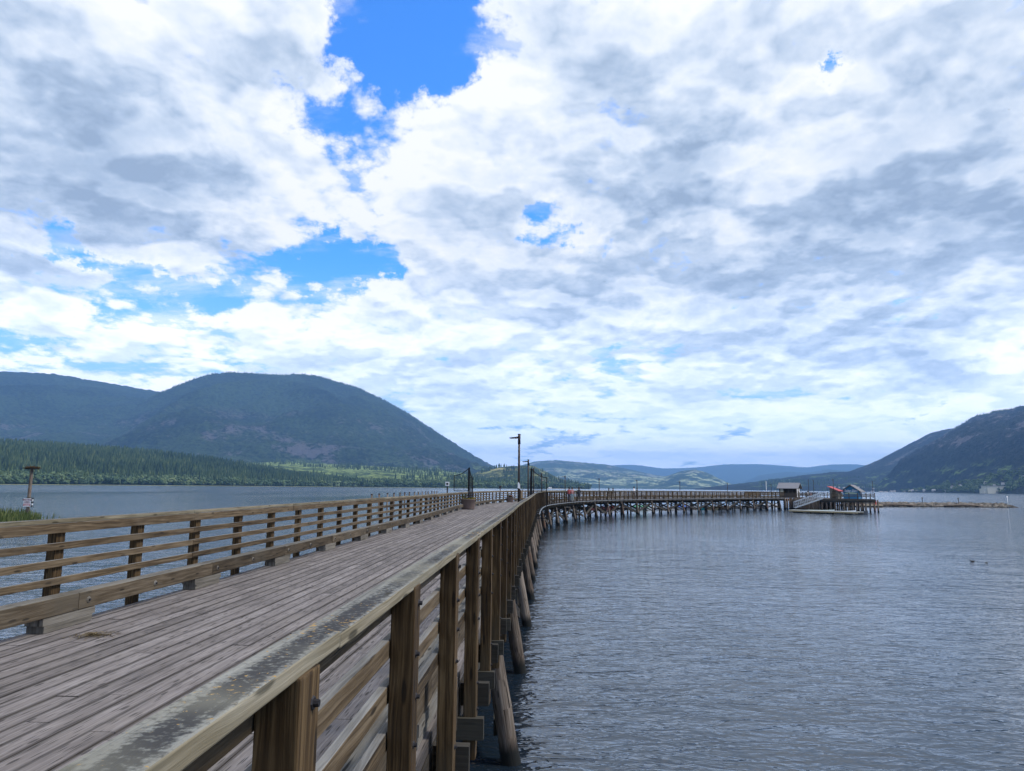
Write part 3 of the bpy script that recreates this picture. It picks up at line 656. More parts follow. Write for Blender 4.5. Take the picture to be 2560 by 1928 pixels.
def RP(s): return np.array([np.interp(s, _L, _P[:, 0]), np.interp(s, _L, _P[:, 1])])
def TD(s):
    e = .6; d = RP(min(s + e, S1)) - RP(max(s - e, S0)); return d / np.linalg.norm(d)
def PT(s, o, z=0.0):                              # point on the pier: arc length, offset from the right rail line, height above deck
    q = min(1.0, max(0.0, (s - 26) / 20)); o = o * (1 + .085 * q * q * (3 - 2 * q))   # the walkway widens towards the gate
    t = TD(s); p = RP(s); return np.array([p[0] - t[1] * o, p[1] + t[0] * o, DECK_Z + z])
def AX(s):
    t = TD(s); return np.array([t[0], t[1], 0.0]), np.array([-t[1], t[0], 0.0])
def HEAD(s): t = TD(s); return math.atan2(t[1], t[0])
WID = 4.74                                        # right rail line to left rail line
D0_, D1_ = .125, WID - .125                       # deck edges

def strip(mb, s0, s1, o, w, z, h, step=1.3, mi=0, r=None, zj=0.0):   # a board that follows the curve
    n = max(1, int(math.ceil((s1 - s0) / step))); r = random.random() if r is None else r
    ss = np.linspace(s0, s1, n + 1); b = len(mb.v); ou = r * 37 - s0
    for s in ss:
        for (do, dz) in ((-w / 2, -h), (w / 2, -h), (w / 2, 0), (-w / 2, 0)): mb.v.append(tuple(PT(s, o + do, z + dz)))
    for k in range(n):
        a, c = b + 4 * k, b + 4 * k + 4; u0, u1 = ss[k] + ou, ss[k + 1] + ou
        for e, (vv, ww) in enumerate(((0, w), (1.3, h), (2.6, w), (3.9, h))):
            e2 = (e + 1) % 4
            mb.quad((a + e, c + e, c + e2, a + e2), [(u0, vv), (u1, vv), (u1, vv + ww), (u0, vv + ww)], r, mi)
    mb.quad((b, b + 3, b + 2, b + 1)[::-1], [(0, 5), (h, 5), (h, 5 + w), (0, 5 + w)], r, mi)
    c = b + 4 * n; mb.quad((c, c + 1, c + 2, c + 3)[::-1], [(0, 6), (h, 6), (h, 6 + w), (0, 6 + w)], r, mi)

pier = thing('pier', 'long timber pier on piles curving right across the lake', 'pier', tuple(PT(0, WID / 2)))
def under(o, root): o.parent = root; o.matrix_parent_inverse = Matrix.Translation(-root.location); return o
# deck boards
PLK = .172; nrow = int((D1_ - D0_) / PLK); gapw = (D1_ - D0_) / nrow
mb = MB()
for k in range(nrow):
    s = S0 - random.uniform(0, 3)
    while s < S1 + 2:
        Ln = random.choice((3.05, 3.66, 4.27, 4.88)); a, c = max(s, S0), min(s + Ln - .006, S1 + .0)
        if c - a > .3: strip(mb, a, c, D0_ + gapw * (k + .5) + random.uniform(-.0015, .0015), gapw - random.uniform(.007, .014), random.uniform(-.004, .003), .075, 1.5 if a < 70 else 2.2)
        s += Ln
under(mb.build('deck', M['deck']), pier)
mb = MB()
for o in (D0_ + .06, 1.3, 2.37, 3.44, D1_ - .06): strip(mb, S0, S1, o, .12, -.080, .30, 1.6)
under(mb.build('stringer', M['beam']), pier)
# bents: a cap beam on four piles with crossed braces
BENT = 4.82; bents = np.arange(0.55 - BENT * 2, S1 - 1.0, BENT)
npile = 0; extra = MB(); extrab = MB()
for s in bents:
    if s < S0 + .5: continue
    t, nrm = AX(s); mb = MB()
    mb.beam(PT(s, .10, -.53), PT(s, WID - .10, -.53), .28, .30); under(mb.build('cap_beam', M['beam']), pier)
    zb = -DECK_Z - 1.2; br = MB()
    for (kind_, base) in (('batter', -.10), ('plumb', WID * .20), ('plumb', WID * .5), ('plumb', WID * .8), ('batter', WID + .10)):
        ztop = -.40 if kind_ == 'batter' else -.682; sg_ = 1 if base < 1 else -1
        of = (lambda z: base + sg_ * .174 * (z + DECK_Z)) if kind_ == 'batter' else (lambda z: base)
        wob = random.uniform(-.04, .04); lean = random.uniform(-.10, .10)
        sidep = .29 if kind_ == 'batter' else 0.0
        n_ = 9; pts = []; rad = []
        for q in range(n_):
            f = q / (n_ - 1); z = ztop + (zb - ztop) * f
            pts.append(PT(s + sidep + lean * f, of(z), z) + np.array([wob * math.sin(f * 3.1), 0, 0])); rad.append((.112 + .035 * f) * random.uniform(.93, 1.07))
        target = MB(); target.tube(pts, rad, 12)
        if npile < 98: under(target.build('pile', M['pile']), pier); npile += 1
        else: extra.tube(pts, rad, 9)
    for sg, ds in ((1, .22), (-1, -.22)):
        a, c = (.05, WID - .05) if sg > 0 else (WID - .05, .05)
        br.beam(PT(s + ds, a, -.75), PT(s + ds, WID / 2 + (WID / 2 - a) * .0, -DECK_Z + .35), .09, .24, t, r=random.random())
        if s > 12: br.beam(PT(s + ds * 1.4, WID / 2, -.75), PT(s + ds * 1.4, c + (.45 if c < 1 else -.45), -DECK_Z + .42), .09, .24, t, r=random.random())
    under(br.build('cross_brace', M['beam']), pier)
    # bracing along the pier from bent to bent on alternate bays
for k, s in enumerate(bents[:-1]):
    if s < S0 + .5: continue
    lb = MB()
    lb.beam(PT(s + .3, .32, -.72), PT(s + BENT - .1, .12, -DECK_Z + .4), .09, .23, (0, 0, 1)) if k % 2 else lb.beam(PT(s + .4, .12, -DECK_Z + .4), PT(s + BENT, .32, -.72), .09, .23, (0, 0, 1))
    (under(lb.build('long_brace', M['beam']), pier) if s > 9 else None); lb = MB()
    lb.beam(PT(s + .3, WID - .32, -.72), PT(s + BENT - .1, WID - .12, -DECK_Z + .4), .09, .23, (0, 0, 1))
    under(lb.build('long_brace', M['beam']), pier)
if extra.v: tag(under(extra.build('pile', M['pile']), pier), kind='stuff')
# pale water pipe hung along the right side
mb = MB(); mb.tube([PT(s, -.22, -.13) for s in np.arange(44, S1, 1.6)], .035, 8)
for s in np.arange(45, S1, 3.2): mb.beam(PT(s, -.22, -.12), PT(s, .06, -.12), .03, .03)
under(mb.build('pipe', M['galv']), pier)

# railings
def post_mesh(seed, zlo, far=False):
    random.seed(seed); b = MB(); hx, hy = .05, .07; top = 1.076
    b.frame((0, 0, (top + zlo) / 2), (0, 0, 1), (0, 1, 0), (-1, 0, 0), (top - zlo) / 2, hx, hy)
    me = b.mesh('post', [M['post'], M['bolt']])
    bm = bmesh.new(); bm.from_mesh(me); bmesh.ops.bevel(bm, geom=bm.edges[:], offset=.006, segments=2, affect='EDGES', profile=.6)
    if not far:                                   # bolt heads and washers on the water side
        for (z, x) in ((1.0, .02), (.80, -.02), (.62, .015), (.44, -.02), (-.06, .0), (-.26, .01)):
            if z < zlo: continue
            for (rr, hh) in ((.017, .004), (.010, .013)):
                r = bmesh.ops.create_cone(bm, cap_ends=True, segments=8, radius1=rr, radius2=rr * .85, depth=hh, matrix=Matrix.Translation((x, -.05 - hh / 2 - (.003 if rr < .012 else 0), z)) @ Matrix.Rotation(math.pi / 2, 4, 'X'))
                for v in r['verts']:
                    for f in v.link_faces: f.material_index = 1
    bm.to_mesh(me); bm.free(); return me
# local frame of a post: x along the pier, -y towards the water
def railing(label, side):
    L = side > 0                                  # left rail
    root = thing('railing', label, 'railing', tuple(PT(0, WID if L else 0)))
    o_ = (lambda q: WID - q) if L else (lambda q: q)
    sp = 1.545 if L else 1.42
    s_first = 0
    if L:
        s_first = 7.62
    else: s_first = 1.72
    s_list = [s_first + sp * k for k in range(-30, 140)]; s_list = [s for s in s_list if S0 + .2 < s < S1 - .25]
    near = sorted(s_list, key=lambda s: abs(s - 2))[:100]; near = set(near)
    pm = [post_mesh(40 + k, -.62 if not L else -.45) for k in range(4)]; pf = [post_mesh(60, -.28, True)]; pm2 = [post_mesh(50 + k, -.34) for k in range(3)]
    farm = MB(); k = 0; ties = MB()
    tb = MB(); tb.box((-.036, -.085, -.26), (.036, .45, -.085), axis='y'); tb.box((-.035 - .19, -.065, -.46), (.035 - .19, .12, -.30), axis='y'); tie_me = tb.mesh('deck_tie', M['beam'])
    for s in s_list:
        random.seed(int(s * 100) + (5 if L else 0)); t, nrm = AX(s)
        p = PT(s, o_(.034), 0); rz = math.atan2(t[1], t[0]) + (math.pi if L else 0)
        if s in near:
            o = link('post', random.choice(pm if s < 13 or L else pm2) if s < 45 else pf[0], root, tuple(p - np.array(root.location)), rz + random.uniform(-.015, .015)); k += 1
            o.scale = (1, 1, random.uniform(.992, 1.0))
        else:
            b = len(farm.v); farm.frame(p + np.array([0, 0, .38]), (0, 0, 1), nrm, -t, .66, .05, .07)
        # tie timber under the deck edge that carries the post
        tp = PT(s + .12, o_(0), 0)
        if s in near: o = link('deck_tie', tie_me, root, tuple(tp - np.array(root.location)), rz); o.scale = (1, random.uniform(.9, 1.25) if not L else 1, 1)
        else: ties.beam(PT(s + .12, o_(-.13), -.185), PT(s + .12, o_(.45), -.185), .09, .2)
    if farm.v: tag(under(farm.build('post', M['post']), root), kind='stuff')
    if ties.v: tag(under(ties.build('deck_tie', M['beam']), root), kind='stuff')
    def member(name, q, w, z, h, mat, step=1.42, seg=4.26, wav=0.0):
        b = MB(); s = S0 + random.uniform(0, 2); random.seed(int(z * 1000) + (1 if L else 0)); s = S0
        while s < S1 - .05:
            e = min(s + seg, S1); zj = random.uniform(-.004, .004) + wav * random.uniform(-1, 1)
            strip(b, s + .002, e - .002, o_(q) + random.uniform(-.003, .003), w, z + zj, h, step)
            s = e
        o = under(b.build(name, mat), root)
        m = o.modifiers.new('soft_edge', 'BEVEL'); m.width = .005; m.segments = 2; m.limit_method = 'ANGLE'; m.angle_limit = math.radians(60)
        return o
    member('cap_rail', .052, .118, 1.105, .042, M['cap'], 1.0, 4.26, .003)
    member('top_board', .107, .038, 1.060, .105, M['rail'])
    for z in (.855, .675, .49): member('rail', .107, .038, z, .076, M['rail'])
    # kerb timbers on blocks along the deck edge, with a bolt near each joint
    s = s_first - 8 * 3.09; kk = 0
    while s < S1 - 1:
        if s > S0 + .1:
            e = min(s + 3.09, S1); b = MB(); zj = random.uniform(-.006, .006)
            strip(b, s + .004, e - .004, o_(.255) + random.uniform(-.008, .008), .185, .325 + zj, .18, 1.03, 0)
            side_n = AX(s + .2)[1] * (-1 if L else 1)
            for ds in (.16, 1.5):
                if s + ds < e:
                    p = PT(s + ds, o_(.3475), .235); q = p + side_n * .012
                    b.tube([p - side_n * .02, q], .034, 12, 1, sm=False); b.tube([q - side_n * .002, q + side_n * .018], .017, 6, 2, sm=False)
            ct = under(b.build('curb_timber', [M['curb'], M['block'], M['bolt']]), root)
            mm = ct.modifiers.new('soft_edge', 'BEVEL'); mm.width = .010; mm.segments = 2; mm.limit_method = 'ANGLE'; mm.angle_limit = math.radians(60)
            b2 = MB(); strip(b2, s - .52, s + .30, o_(.25), .19, .146, .070, .4); strip(b2, s - .50, s + .26, o_(.255), .18, .074, .070, .4)
            bo = b2.build('curb_block', M['block']); bo.parent = ct
        s += 3.09
    return root
rail_r = railing('weathered timber railing along the right water side with lichen on its cap', -1)
rail_l = railing('weathered timber railing along the left side of the walkway', 1)
random.seed(5)
# ------------------------------------------------------------------ pier head, huts, gangway, docks
def text_mesh(body, size, mat, shear=0.0, extrude=.004, offset=.0):   # lettering as a real mesh
    cu = bpy.data.curves.new('lettering', 'FONT'); cu.body = body; cu.size = size; cu.align_x = 'CENTER'; cu.align_y = 'CENTER'; cu.extrude = extrude; cu.shear = shear; cu.offset = offset; cu.resolution_u = 3
    o = bpy.data.objects.new('lettering', cu); COL.objects.link(o); bpy.context.view_layer.update()
    me = bpy.data.meshes.new_from_object(o.evaluated_get(bpy.context.evaluated_depsgraph_get())); bpy.data.objects.remove(o); me.materials.clear(); me.materials.append(mat)
    return me
def W3(px, D, z=0.0):                             # point at depth D on the bearing of a pixel column, at height z above the deck
    d = ray(px, 1217.5 + .0105 * (px - 1280)); return np.array([d[0] / d[1] * D, D, DECK_Z + z])
HN = 127.5                                        # near face of the pier head
hx0, hx1 = W3(2052, HN)[0], W3(2187, HN)[0]
mb = MB(); x = hx0
hp = [(hx0, HN), (hx1, HN), (hx1, 153), (49.5, 153), (49.2, 143.2), (53.0, 139.3), (hx0, 139.3)]
mbk = 0
for k in range(int((hx1 - hx0) / .2)): mb.box((hx0 + .2 * k + .005, HN, DECK_Z - .075), (hx0 + .2 * k + .195, 153, DECK_Z + random.uniform(-.003, .003)), axis='y')
for k in range(int((hx0 - 49.4) / .2)):
    xx = hx0 - .2 * (k + 1); y0 = 139.4 + max(0, (53.0 - xx)) * .95
    mb.box((xx + .005, y0 + .03, DECK_Z - .075), (xx + .195, 153, DECK_Z + random.uniform(-.003, .003)), axis='y')
head = pier
under(mb.build('end_platform', M['deck']), head)
for k in range(6):
    b = MB(); y = HN + .25 + k * 4.2; b.box((hx0 - .1, y - .14, DECK_Z - .62), (hx1 + .12, y + .14, DECK_Z - .35)); under(b.build('cap_beam', M['beam']), head)
for y in (HN + .01,):
    b = MB(); b.box((hx0, HN - .055, DECK_Z - .34), (hx1 + .06, HN - .003, DECK_Z - .03)); under(b.build('fascia_board', M['beam']), head)
    b = MB(); b.box((hx1 + .003, HN, DECK_Z - .34), (hx1 + .055, 153, DECK_Z - .03), axis='y'); under(b.build('fascia_board', M['beam']), head)
for k in range(6):
    y = HN + .25 + k * 4.2; n_ = 13 if k < 2 else 7
    for q in range(n_):
        xx = hx0 + .2 + (hx1 - hx0 - .3) * q / (n_ - 1); b = MB()
        b.tube([(xx, y, DECK_Z - .622), (xx + random.uniform(-.06, .06), y, .6), (xx + random.uniform(-.1, .1), y, -1.0)], [.14, .15, .16], 10); under(b.build('pile', M['pile']), head)
for q in range(26):                               # close-set piles added as a dark backdrop behind the gangway
    yy = HN + .6 + q * .46; b = MB(); b.tube([(hx0 - .12, yy, DECK_Z - .05), (hx0 - .12, yy, -1.0)], [.15, .16], 8); under(b.build('backdrop_pile', M['pile']), head)
for q in range(7):  # same dark backdrop row, added along the platform's inner edge
    xx = 53.1 + q * .42
    if xx < hx0 - .3: b = MB(); b.tube([(xx, 139.5, DECK_Z - .08), (xx, 139.5, -1.0)], [.15, .16], 8); under(b.build('backdrop_pile', M['pile']), head)
for y in (141.5, 145.0, 148.5, 152.0):
    for xx in (50.2, 51.3, 52.6, 53.8, 55.0):
        if y < 143 and xx < 52: continue
        b = MB(); b.tube([(xx, y, DECK_Z - .08), (xx + random.uniform(-.1, .1), y, -1.0)], [.15, .17], 10); under(b.build('pile', M['pile']), head)
    b = MB(); b.box((49.6, y - .14, DECK_Z - .62), (hx0 - .12, y + .14, DECK_Z - .35)) if y > 143 else b.box((52.2, y - .14, DECK_Z - .62), (hx0 - .12, y + .14, DECK_Z - .35)); under(b.build('cap_beam', M['beam']), head)
b = MB(); b.tube([(hx1 + .25, HN - .3, DECK_Z - .1), (hx1 + .3, HN - .3, -1.2)], [.14, .16], 10); under(b.build('pile', M['pile']), head)
# railing round the pier head
hr = thing('railing', 'timber railing around the square platform at the end of the pier', 'railing', (hx1, HN, DECK_Z))
gx0 = hx0 + 1.9
runs = [((gx0, HN + .05), (hx1 - .05, HN + .05)), ((hx1 - .05, HN + .05), (hx1 - .05, 152.9)), ((hx1 - .05, 152.9), (49.6, 152.9)), ((hx0 + .05, HN + 2.2), (hx0 + .05, 138.8))]
for (a, c) in runs:
    a = np.array(a); c = np.array(c); L = np.linalg.norm(c - a); n_ = max(2, int(L / 1.5))
    for k in range(n_ + 1):
        p = a + (c - a) * k / n_; b = MB(); b.box((p[0] - .05, p[1] - .05, DECK_Z - .3), (p[0] + .05, p[1] + .05, DECK_Z + 1.05), axis='z'); under(b.build('post', M['post']), hr)
    for (z, w, h) in ((1.075, .13, .045), (.83, .045, .09), (.62, .045, .09), (.43, .045, .09)):
        b = MB(); b.beam((*a, DECK_Z + z), (*c, DECK_Z + z), w if z > 1 else w + .06, h); under(b.build('cap_rail' if z > 1 else 'rail', M['rail']), hr)

M['roof_grey'] = plain('grey_metal_roof', (.20, .198, .21), .55, .2, .15, 2.0, .05)
M['roof_red'] = plain('red_metal_roof', (.40, .05, .05), .5, 0, .15, 2.0, .05)
M['hut_blue'] = plain('blue_painted_boards', (.028, .20, .40), .7, 0, .2, 3.0, .1)
M['hut_brown'] = plain('dark_brown_boards', (.055, .042, .030), .8, 0, .25, 4.0, .2)
M['hut_grey'] = plain('weathered_grey_boards', (.12, .115, .10), .8, 0, .25, 4.0, .2)
M['white'] = plain('white_paint', (.78, .78, .77), .55, 0, .08, 3.0, .03)
M['dark_in'] = plain('dark_opening', (.012, .012, .014), .6, 0, .1)
M['glass'] = plain('dark_window_glass', (.03, .04, .05), .08, 0, .05)
def gable_roof(b, w, d, ze, zr, ov, th=.09, mi=0):   # ridge along x
    for sg in (-1, 1):
        a = np.array([0, sg * (d / 2 + ov), ze - ov * (zr - ze) / (d / 2)]); r = np.array([0, 0, zr])
        for k in range(int((w + 2 * ov) / .42)):  # standing seams
            x = -w / 2 - ov + .42 * k
            b.beam(a + (x, 0, .055), r + (x, 0, .055), .03, .05, (0, 0, 1), mi)
        b.prism([a + (-w / 2 - ov, 0, 0), a + (w / 2 + ov, 0, 0), r + (w / 2 + ov, 0, 0), r + (-w / 2 - ov, 0, 0)], (0, 0, th), mi)
def hut_grey_roof():
    P = W3(1974, 144.5); t = thing('shelter_hut', 'brown timber shelter hut under a pale grey metal gable roof on the pier', 'hut', tuple(P), math.radians(-34))
    w, d, ze, zr = 3.3, 2.9, 1.95, 2.82
    b = MB(); b.box((-w / 2, d / 2 - .1, 0), (w / 2, d / 2, ze)); b.box((-w / 2, -d / 2, 0), (-w / 2 + .1, d / 2 - .1, ze))
    b.box((-w / 2 + .1, -d / 2, 0), (w / 2 - .1, -d / 2 + .1, .85)); b.box((w / 2 - .1, -d / 2, 0), (w / 2, d / 2 - .1, ze)); b.box((-w / 2 + .1, -d / 2, ze - .12), (w / 2 - .1, -d / 2 + .1, ze))
    b.box((-w / 2 + .1, -d / 2, .85), (-w / 2 + .9, -d / 2 + .1, ze - .12)); b.box((-w / 2 + .12, -.3, 0), (w / 2 - .12, -.2, ze))
    for x in (.0, .75): b.box((x, -d / 2, .85), (x + .12, -d / 2 + .1, ze - .12))
    for sx in (-w / 2 + .003, w / 2 - .103): b.prism([(sx, -d / 2 + .02, ze), (sx, d / 2 - .02, ze), (sx, 0, zr - .03)], (.1, 0, 0))
    b.build('wall', M['hut_brown'], t)
    b = MB(); gable_roof(b, w, d, ze, zr, .42); b.build('roof', M['roof_grey'], t)
    for y in (-.95, .75):
        b = MB(); b.box((w / 2 + .003, y - .28, .12), (w / 2 + .03, y + .28, 1.75)); b.build('door_panel', M['white'], t)
    b = MB(); b.box((w / 2 + .003, -.25, 1.25), (w / 2 + .02, .02, 1.6)); b.build('notice', M['white'], t)
    b = MB(); b.box((-w / 2 + .2, -d / 2 - .012, .95), (-w / 2 + .75, -d / 2 - .003, ze - .2)); b.build('window', plain('pale_window', (.35, .38, .33), .4), t)
hut_grey_roof()
def hut_red():
    P = W3(2088, 129.6); t = thing('kiosk', 'small grey board kiosk with a sloping red roof beside the blue hut', 'kiosk', tuple(P), math.radians(-50))
    w, d = 1.5, 1.2
    b = MB(); b.prism([(-w / 2, -d / 2, 0), (w / 2, -d / 2, 0), (w / 2, -d / 2, 1.42), (-w / 2, -d / 2, 2.0)], (0, d, 0)); b.build('wall', M['hut_grey'], t)
    b = MB(); b.prism([(-w / 2 - .3, -d / 2 - .25, 2.13), (w / 2 + .3, -d / 2 - .25, 1.32), (w / 2 + .3, -d / 2 - .25, 1.40), (-w / 2 - .3, -d / 2 - .25, 2.21)], (0, d + .5, 0)); b.build('roof', M['roof_red'], t)
    b = MB(); b.box((-.3, -d / 2 - .03, .05), (.35, -d / 2 - .003, 1.4)); b.build('door', M['hut_brown'], t)
hut_red()
def hut_blue():
    P = W3(2131, 131.6); t = thing('cafe_hut', 'blue painted hut with a grey gable roof and white lettering on its front', 'hut', tuple(P), math.radians(-128))
    w, d, ze, zr = 2.5, 2.6, 1.55, 2.45
    b = MB(); b.box((-w / 2, -d / 2, 0), (w / 2, d / 2, ze))
    for sx in (-w / 2 + .003, w / 2 - .103): b.prism([(sx, -d / 2 + .02, ze), (sx, d / 2 - .02, ze), (sx, 0, zr - .03)], (.1, 0, 0))
    b.build('wall', M['hut_blue'], t)
    b = MB(); gable_roof(b, w, d, ze, zr, .5); b.build('roof', plain('dark_grey_shingles', (.16, .155, .16), .8), t)
    b = MB(); b.box((-.35, d / 2 + .003, .75), (.2, d / 2 + .03, 1.4)); f = b.build('window', M['glass'], t)
    o = link('lettering', text_mesh('Salty Dog', .58, M['white'], .25, .01, .012), t)
    o.matrix_local = Matrix.Translation((w / 2 + .03, 0, 1.42)) @ Matrix(((0, 0, 1, 0), (1, 0, 0, 0), (0, 1, 0, 0), (0, 0, 0, 1)))
    b = MB(); n_ = 22; b.poly([(w / 2 + .012, 1.08 * math.cos(2 * math.pi * k / n_), .93 + .28 * math.sin(2 * math.pi * k / n_) * (1 if math.sin(2 * math.pi * k / n_) > 0 else .5)) for k in range(n_)]); b.build('painted_sign', plain('pale_green_paint', (.35, .5, .42), .6), t)
hut_blue()
def gangway():
    A = W3(2054, 127.0, .06); B = W3(1984, 127.8, 0); B[2] = .62
    t = thing('gangway', 'pale metal truss gangway sloping from the pier head down to the float', 'gangway', tuple(A))
    ax = (B - A); L = np.linalg.norm(ax); ax /= L; up = np.array([0, 0, 1.0]); sidev = np.cross(ax, up); sidev /= np.linalg.norm(sidev); nu = np.cross(sidev, ax)
    b = MB(); b.beam(A - np.array(t.location), B - np.array(t.location), 1.1, .06); b.build('walkway', M['galv'], t)
    for sg in (-1, 1):
        b = MB(); o = sidev * sg * .6
        lo = lambda f: ax * L * f + o - nu * .05; hi = lambda f: ax * L * f + o + up * 1.02
        b.beam(lo(0), lo(1), .07, .09); b.beam(hi(0), hi(1), .07, .08); b.beam((lo(0) + hi(0)) / 2, (lo(1) + hi(1)) / 2, .03, .04)
        n_ = 8
        for k in range(n_ + 1): b.beam(lo(k / n_), hi(k / n_), .05, .05, (1, 0, 0))
        for k in range(n_): b.beam(lo(k / n_), hi((k + 1) / n_), .04, .04) if k % 2 else b.beam(hi(k / n_), lo((k + 1) / n_), .04, .04)
        b.build('truss', M['alu'], t)
gangway()
def floats():
    t = thing('floating_dock', 'low pale floating dock moored below the gangway', 'dock', tuple(W3(2040, 125, -DECK_Z + .1)))
    a = at_z(1978, 1275, .42); c = at_z(2150, 1280.5, .42); u = c - a; L = np.linalg.norm(u); u /= L; n = np.array([-u[1], u[0], 0])
    loc = np.array(t.location); b = MB(); k = 0
    while k * .3 < L:
        b.beam(a + u * (k * .3) - n * .9 - loc, a + u * (k * .3) + n * 1.3 - loc, .28, .06, (0, 0, 1)); k += 1
    b.build('deck', plain('pale_dock_boards', (.40, .41, .38), .8, 0, .2), t)
    b = MB(); b.beam(a - n * .88 - (0, 0, .13) - loc, c - n * .88 - (0, 0, .13) - loc, .1, .2); b.beam(a + n * 1.25 - (0, 0, .13) - loc, c + n * 1.25 - (0, 0, .13) - loc, .1, .2); b.build('edge_beam', plain('yellowed_timber', (.33, .27, .15), .8), t)
    b = MB()
    for q in (.1, .35, .6, .85): b.beam(a + u * L * q - n * .7 - (0, 0, .4) - loc, a + u * L * q + n * 1.1 - (0, 0, .4) - loc, .9, .42)
    b.build('pontoon', M['dark_in'], t)
    # flat white boats tied along the front of the float
    for (px, py, Lb, lab) in ((2052, 1281.5, 4.6, 'flat pale green skiff tied to the near side of the floating dock'), (2105, 1284, 4.2, 'flat white skiff moored near the outer end of the floating dock'), (2150, 1284.5, 2.4, 'small dark decked tender at the outer tip of the floating dock')):
        p = at_z(px, py, .1); skiff(p, math.atan2(u[1], u[0]) + random.uniform(-.08, .08), Lb, lab, (.62, .70, .66) if 'green' in lab else (.74, .75, .74) if 'white' in lab else (.10, .11, .12))
def skiff(p, rz, L, lab, colr, cat='boat', group=None, cover=None):
    t = thing('boat', lab, cat, (p[0], p[1], 0.0), rz, group); b = MB(); n_ = 12
    secs = []
    for k in range(n_ + 1):
        f = k / n_; w = L * .15 * math.sin(math.pi * min(1, f * .62 + .36)) * (1 if f < .98 else .35); z = .46 + .2 * f * f
        secs.append([(f * L - L / 2, -w, z), (f * L - L / 2, -w * .75, -.12), (f * L - L / 2, w * .75, -.12), (f * L - L / 2, w, z)])
    for a, c in zip(secs[:-1], secs[1:]):
        for q in range(3): b.poly([a[q], c[q], c[q + 1], a[q + 1]])
        inn = lambda s_: [(s_[0][0], s_[0][1] * .8, s_[0][2] - .02), (s_[0][0], s_[0][1] * .6, .06), (s_[3][0], s_[3][1] * .6, .06), (s_[3][0], s_[3][1] * .8, s_[3][2] - .02)]
        ia, ic = inn(a), inn(c)
        for q in range(3): b.poly([ia[q + 1], ic[q + 1], ic[q], ia[q]])
        b.poly([a[0], ia[0], ic[0], c[0]][::-1]); b.poly([a[3], c[3], ic[3], ia[3]][::-1])
    b.poly(secs[0]); b.build('hull', plain('hull_paint', colr, .45, 0, .1, 2.0, .02), t)
    b = MB()
    for f in (-.22, .12): b.box((f * L - .12, -L * .11, .2), (f * L + .12, L * .11, .24), axis='y')
    b.build('thwart', M['block'], t)
    if cover:
        b = MB(); b.prism([(-L * .3, -L * .12, .36), (-L * .3, L * .12, .36), (-L * .3, 0, .75)], (L * .55, 0, 0)); b.build('cover', plain('boat_cover', cover, .7), t)
    return t
floats()
# marina float behind the pier, seen between the piles
def marina():
    y0 = 128.0; t = thing('floating_dock', 'long low float behind the piles with small coloured boats', 'dock', (22.0, 132.0, .3))
    b = MB(); b.beam((-14, -4, 0), (19, 3, 0), 1.6, .12); b.build('deck', M['block'], t)
    b = MB(); b.beam((-14, -4, -.25), (19, 3, -.25), 1.3, .3); b.build('pontoon', M['dark_in'], t)
    specs = [(1503, (.24, .06, .05), None, 'low red boat lying behind the left end of the far piles'), (1603, (.72, .75, .73), (.05, .24, .14), 'white boat with a green cover behind the piles'), (1655, (.75, .75, .75), None, 'white boat behind the piles left of the blue covered one'),
             (1712, (.75, .75, .76), (.03, .10, .42), 'white boat under a blue cover behind the piles'), (1729, (.02, .40, .48), None, 'turquoise boat floating between the far piles'), (1764, (.70, .55, .30), None, 'sand coloured boat floating between the far piles'),
             (1786, (.40, .10, .05), None, 'orange red boat floating between the far piles'), (1835, (.78, .78, .78), None, 'white boat in the gap between the last curved piles'), (1885, (.74, .74, .76), None, 'white boat behind the piles nearest the pier head')]
    for (px, colr, cov, lab) in specs:
        Y = np.interp(px, (1480, 1640, 1780, 1900), (124, 128, 134, 148)); p = W3(px, Y); skiff(p, random.uniform(-.2, .25), 4.4, lab, colr, cover=cov)
    # sailing boat behind, only its pale mast rises above the pier
    p = W3(1912, 160); s = skiff(p, .3, 7.5, 'sailing boat behind the pier with a tall pale bare mast', (.75, .75, .74))
    b = MB(); b.tube([(.4, 0, .1), (.4, 0, 5.6)], [.055, .04], 8); b.beam((.4, 0, 1.3), (-2.6, 0, 1.35), .09, .09); b.build('mast', M['white'], s)
marina()

